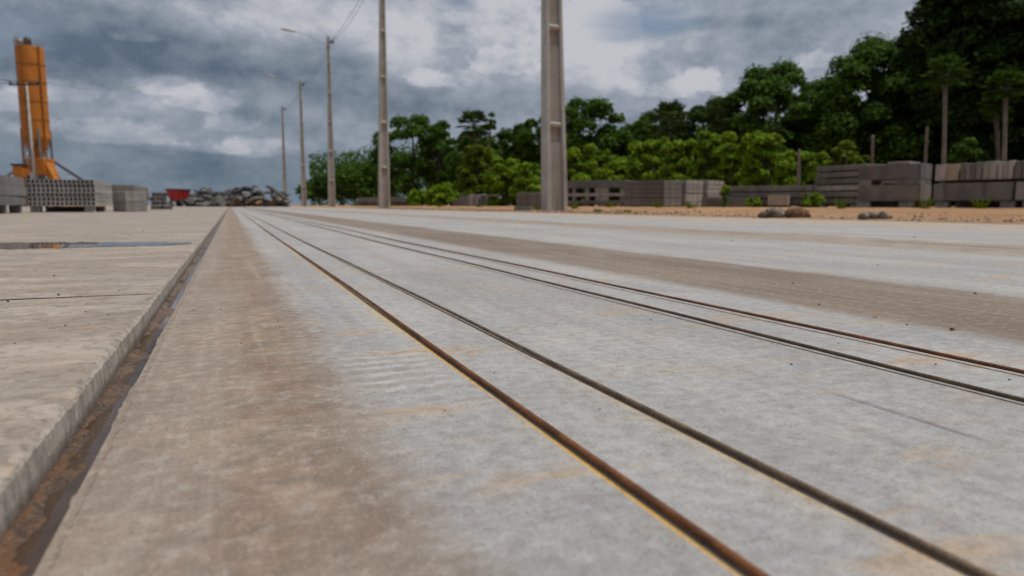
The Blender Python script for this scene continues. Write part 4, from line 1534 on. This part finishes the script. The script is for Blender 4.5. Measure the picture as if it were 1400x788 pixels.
plus(.22, 640, 30, 420, 120, soft=1.0, nz=nB, amt=.5)            # brighter deck at the centre
plus(.10, 1060, 60, 420, 130, soft=1.0, nz=nS, amt=.5)
plus(-.22, 330, 85, 260, 46, soft=.9, nz=nB, amt=.6)             # dark belly, upper left
plus(-.20, 120, 60, 220, 60, soft=1.0, nz=nB, amt=.5)
plus(.12, 300, 18, 330, 40, soft=1.0, nz=nB, amt=.5)
plus(-.22, 600, 135, 260, 36, soft=1.0, nz=nB, amt=.6)
plus(-.16, 150, 235, 420, 55, soft=1.0, nz=nB, amt=.4)           # slate horizon
for (px, py, wx, wy, a_) in ((280, 140, 50, 26, .14), (318, 172, 46, 18, .15), (345, 205, 60, 20, .18), (225, 120, 50, 18, .22), (130, 185, 90, 24, .20), (185, 50, 34, 16, .16), (5, 140, 40, 22, .22),
                             (295, 205, 50, 14, .22), (90, 130, 60, 24, .14), (800, 55, 86, 70, .2), (845, 40, 40, 46, .17), (680, 25, 90, 40, .15), (690, 90, 70, 26, .2), (1120, 85, 36, 18, .16),
                             (590, 112, 46, 18, .2), (905, 125, 60, 20, .16)):
    plus(a_, px, py, wx, wy, soft=.55, nz=nC, amt=1.0, flat=True)
plus(.34, 960, 103, 24, 17, soft=.8, nz=nC, amt=1.7, flat=True)
plus(.14, 950, 112, 46, 16, soft=1.0, nz=nC, amt=1.4)
plus(.10, 590, 60, 170, 80, soft=1.0, nz=nB, amt=.6)
plus(-.2, 1060, 25, 210, 12, soft=1.0, nz=nS, amt=.8)
T = t.m('MINIMUM', t.m('MAXIMUM', t.add(t.mul(T, .82), t.add(.0, t.mul(t.ss(T, .22, .92), .17))), 0.0), 1.0)
cc = t.ramp(T, [(0.0, (.076, .106, .145)), (.25, (.11, .15, .203)), (.5, (.205, .245, .30)), (.75, (.305, .342, .405)), (1.0, (.52, .53, .57))])
gap = t.add(blob(885, 28, 95, 34, .9, nS, .6), t.mul(blob(8, 42, 80, 40, .9, nB, .5), .55))
gap = t.m('MINIMUM', t.add(gap, t.mul(blob(632, 4, 26, 16, .8, nC, .6), .6)), 1.0)
haz = t.ss(dz_, .0, .12, .5, 0)
cc = t.mix(haz, cc, (.115, .165, .215))
cc10 = t.v('MULTIPLY', t.mix(t.ss(dz_, .33, .65, 0, .85), cc, (.25, .245, .24)), (10, 10, 10))
# thin bright cloud overhead, brightest round the veiled sun
sd = (math.sin(R(SUN_AZ)) * math.cos(R(SUN_EL)), math.cos(R(SUN_AZ)) * math.cos(R(SUN_EL)), math.sin(R(SUN_EL)))
over = t.add(t.ss(dz_, .38, .85, 1.0, 1.9), t.ss(t.v('DOT_PRODUCT', d, sd), .75, 1.0, 0, 2.5))
cc10 = t.v('MULTIPLY', cc10, t.comb(over, over, over))
fin = t.mix(t.mul(gap, .78), cc10, t.v('MULTIPLY', sky.outputs[0], (.75, .75, .75)))
t.set(bg.inputs['Color'], fin)

sl = bpy.data.lights.new('sun', 'SUN')
sl.energy = 2.5
sl.angle = R(3.0)
sl.color = (1, .955, .89)
so_ = bpy.data.objects.new('sun', sl)
col.objects.link(so_)
so_.rotation_euler = Vector(sd).to_track_quat('Z', 'Y').to_euler()

vs_ = scn.view_settings
vs_.view_transform = 'Standard'
vs_.look = 'None'
vs_.exposure = 0.0
vs_.gamma = 1.0
vs_.use_curve_mapping = False
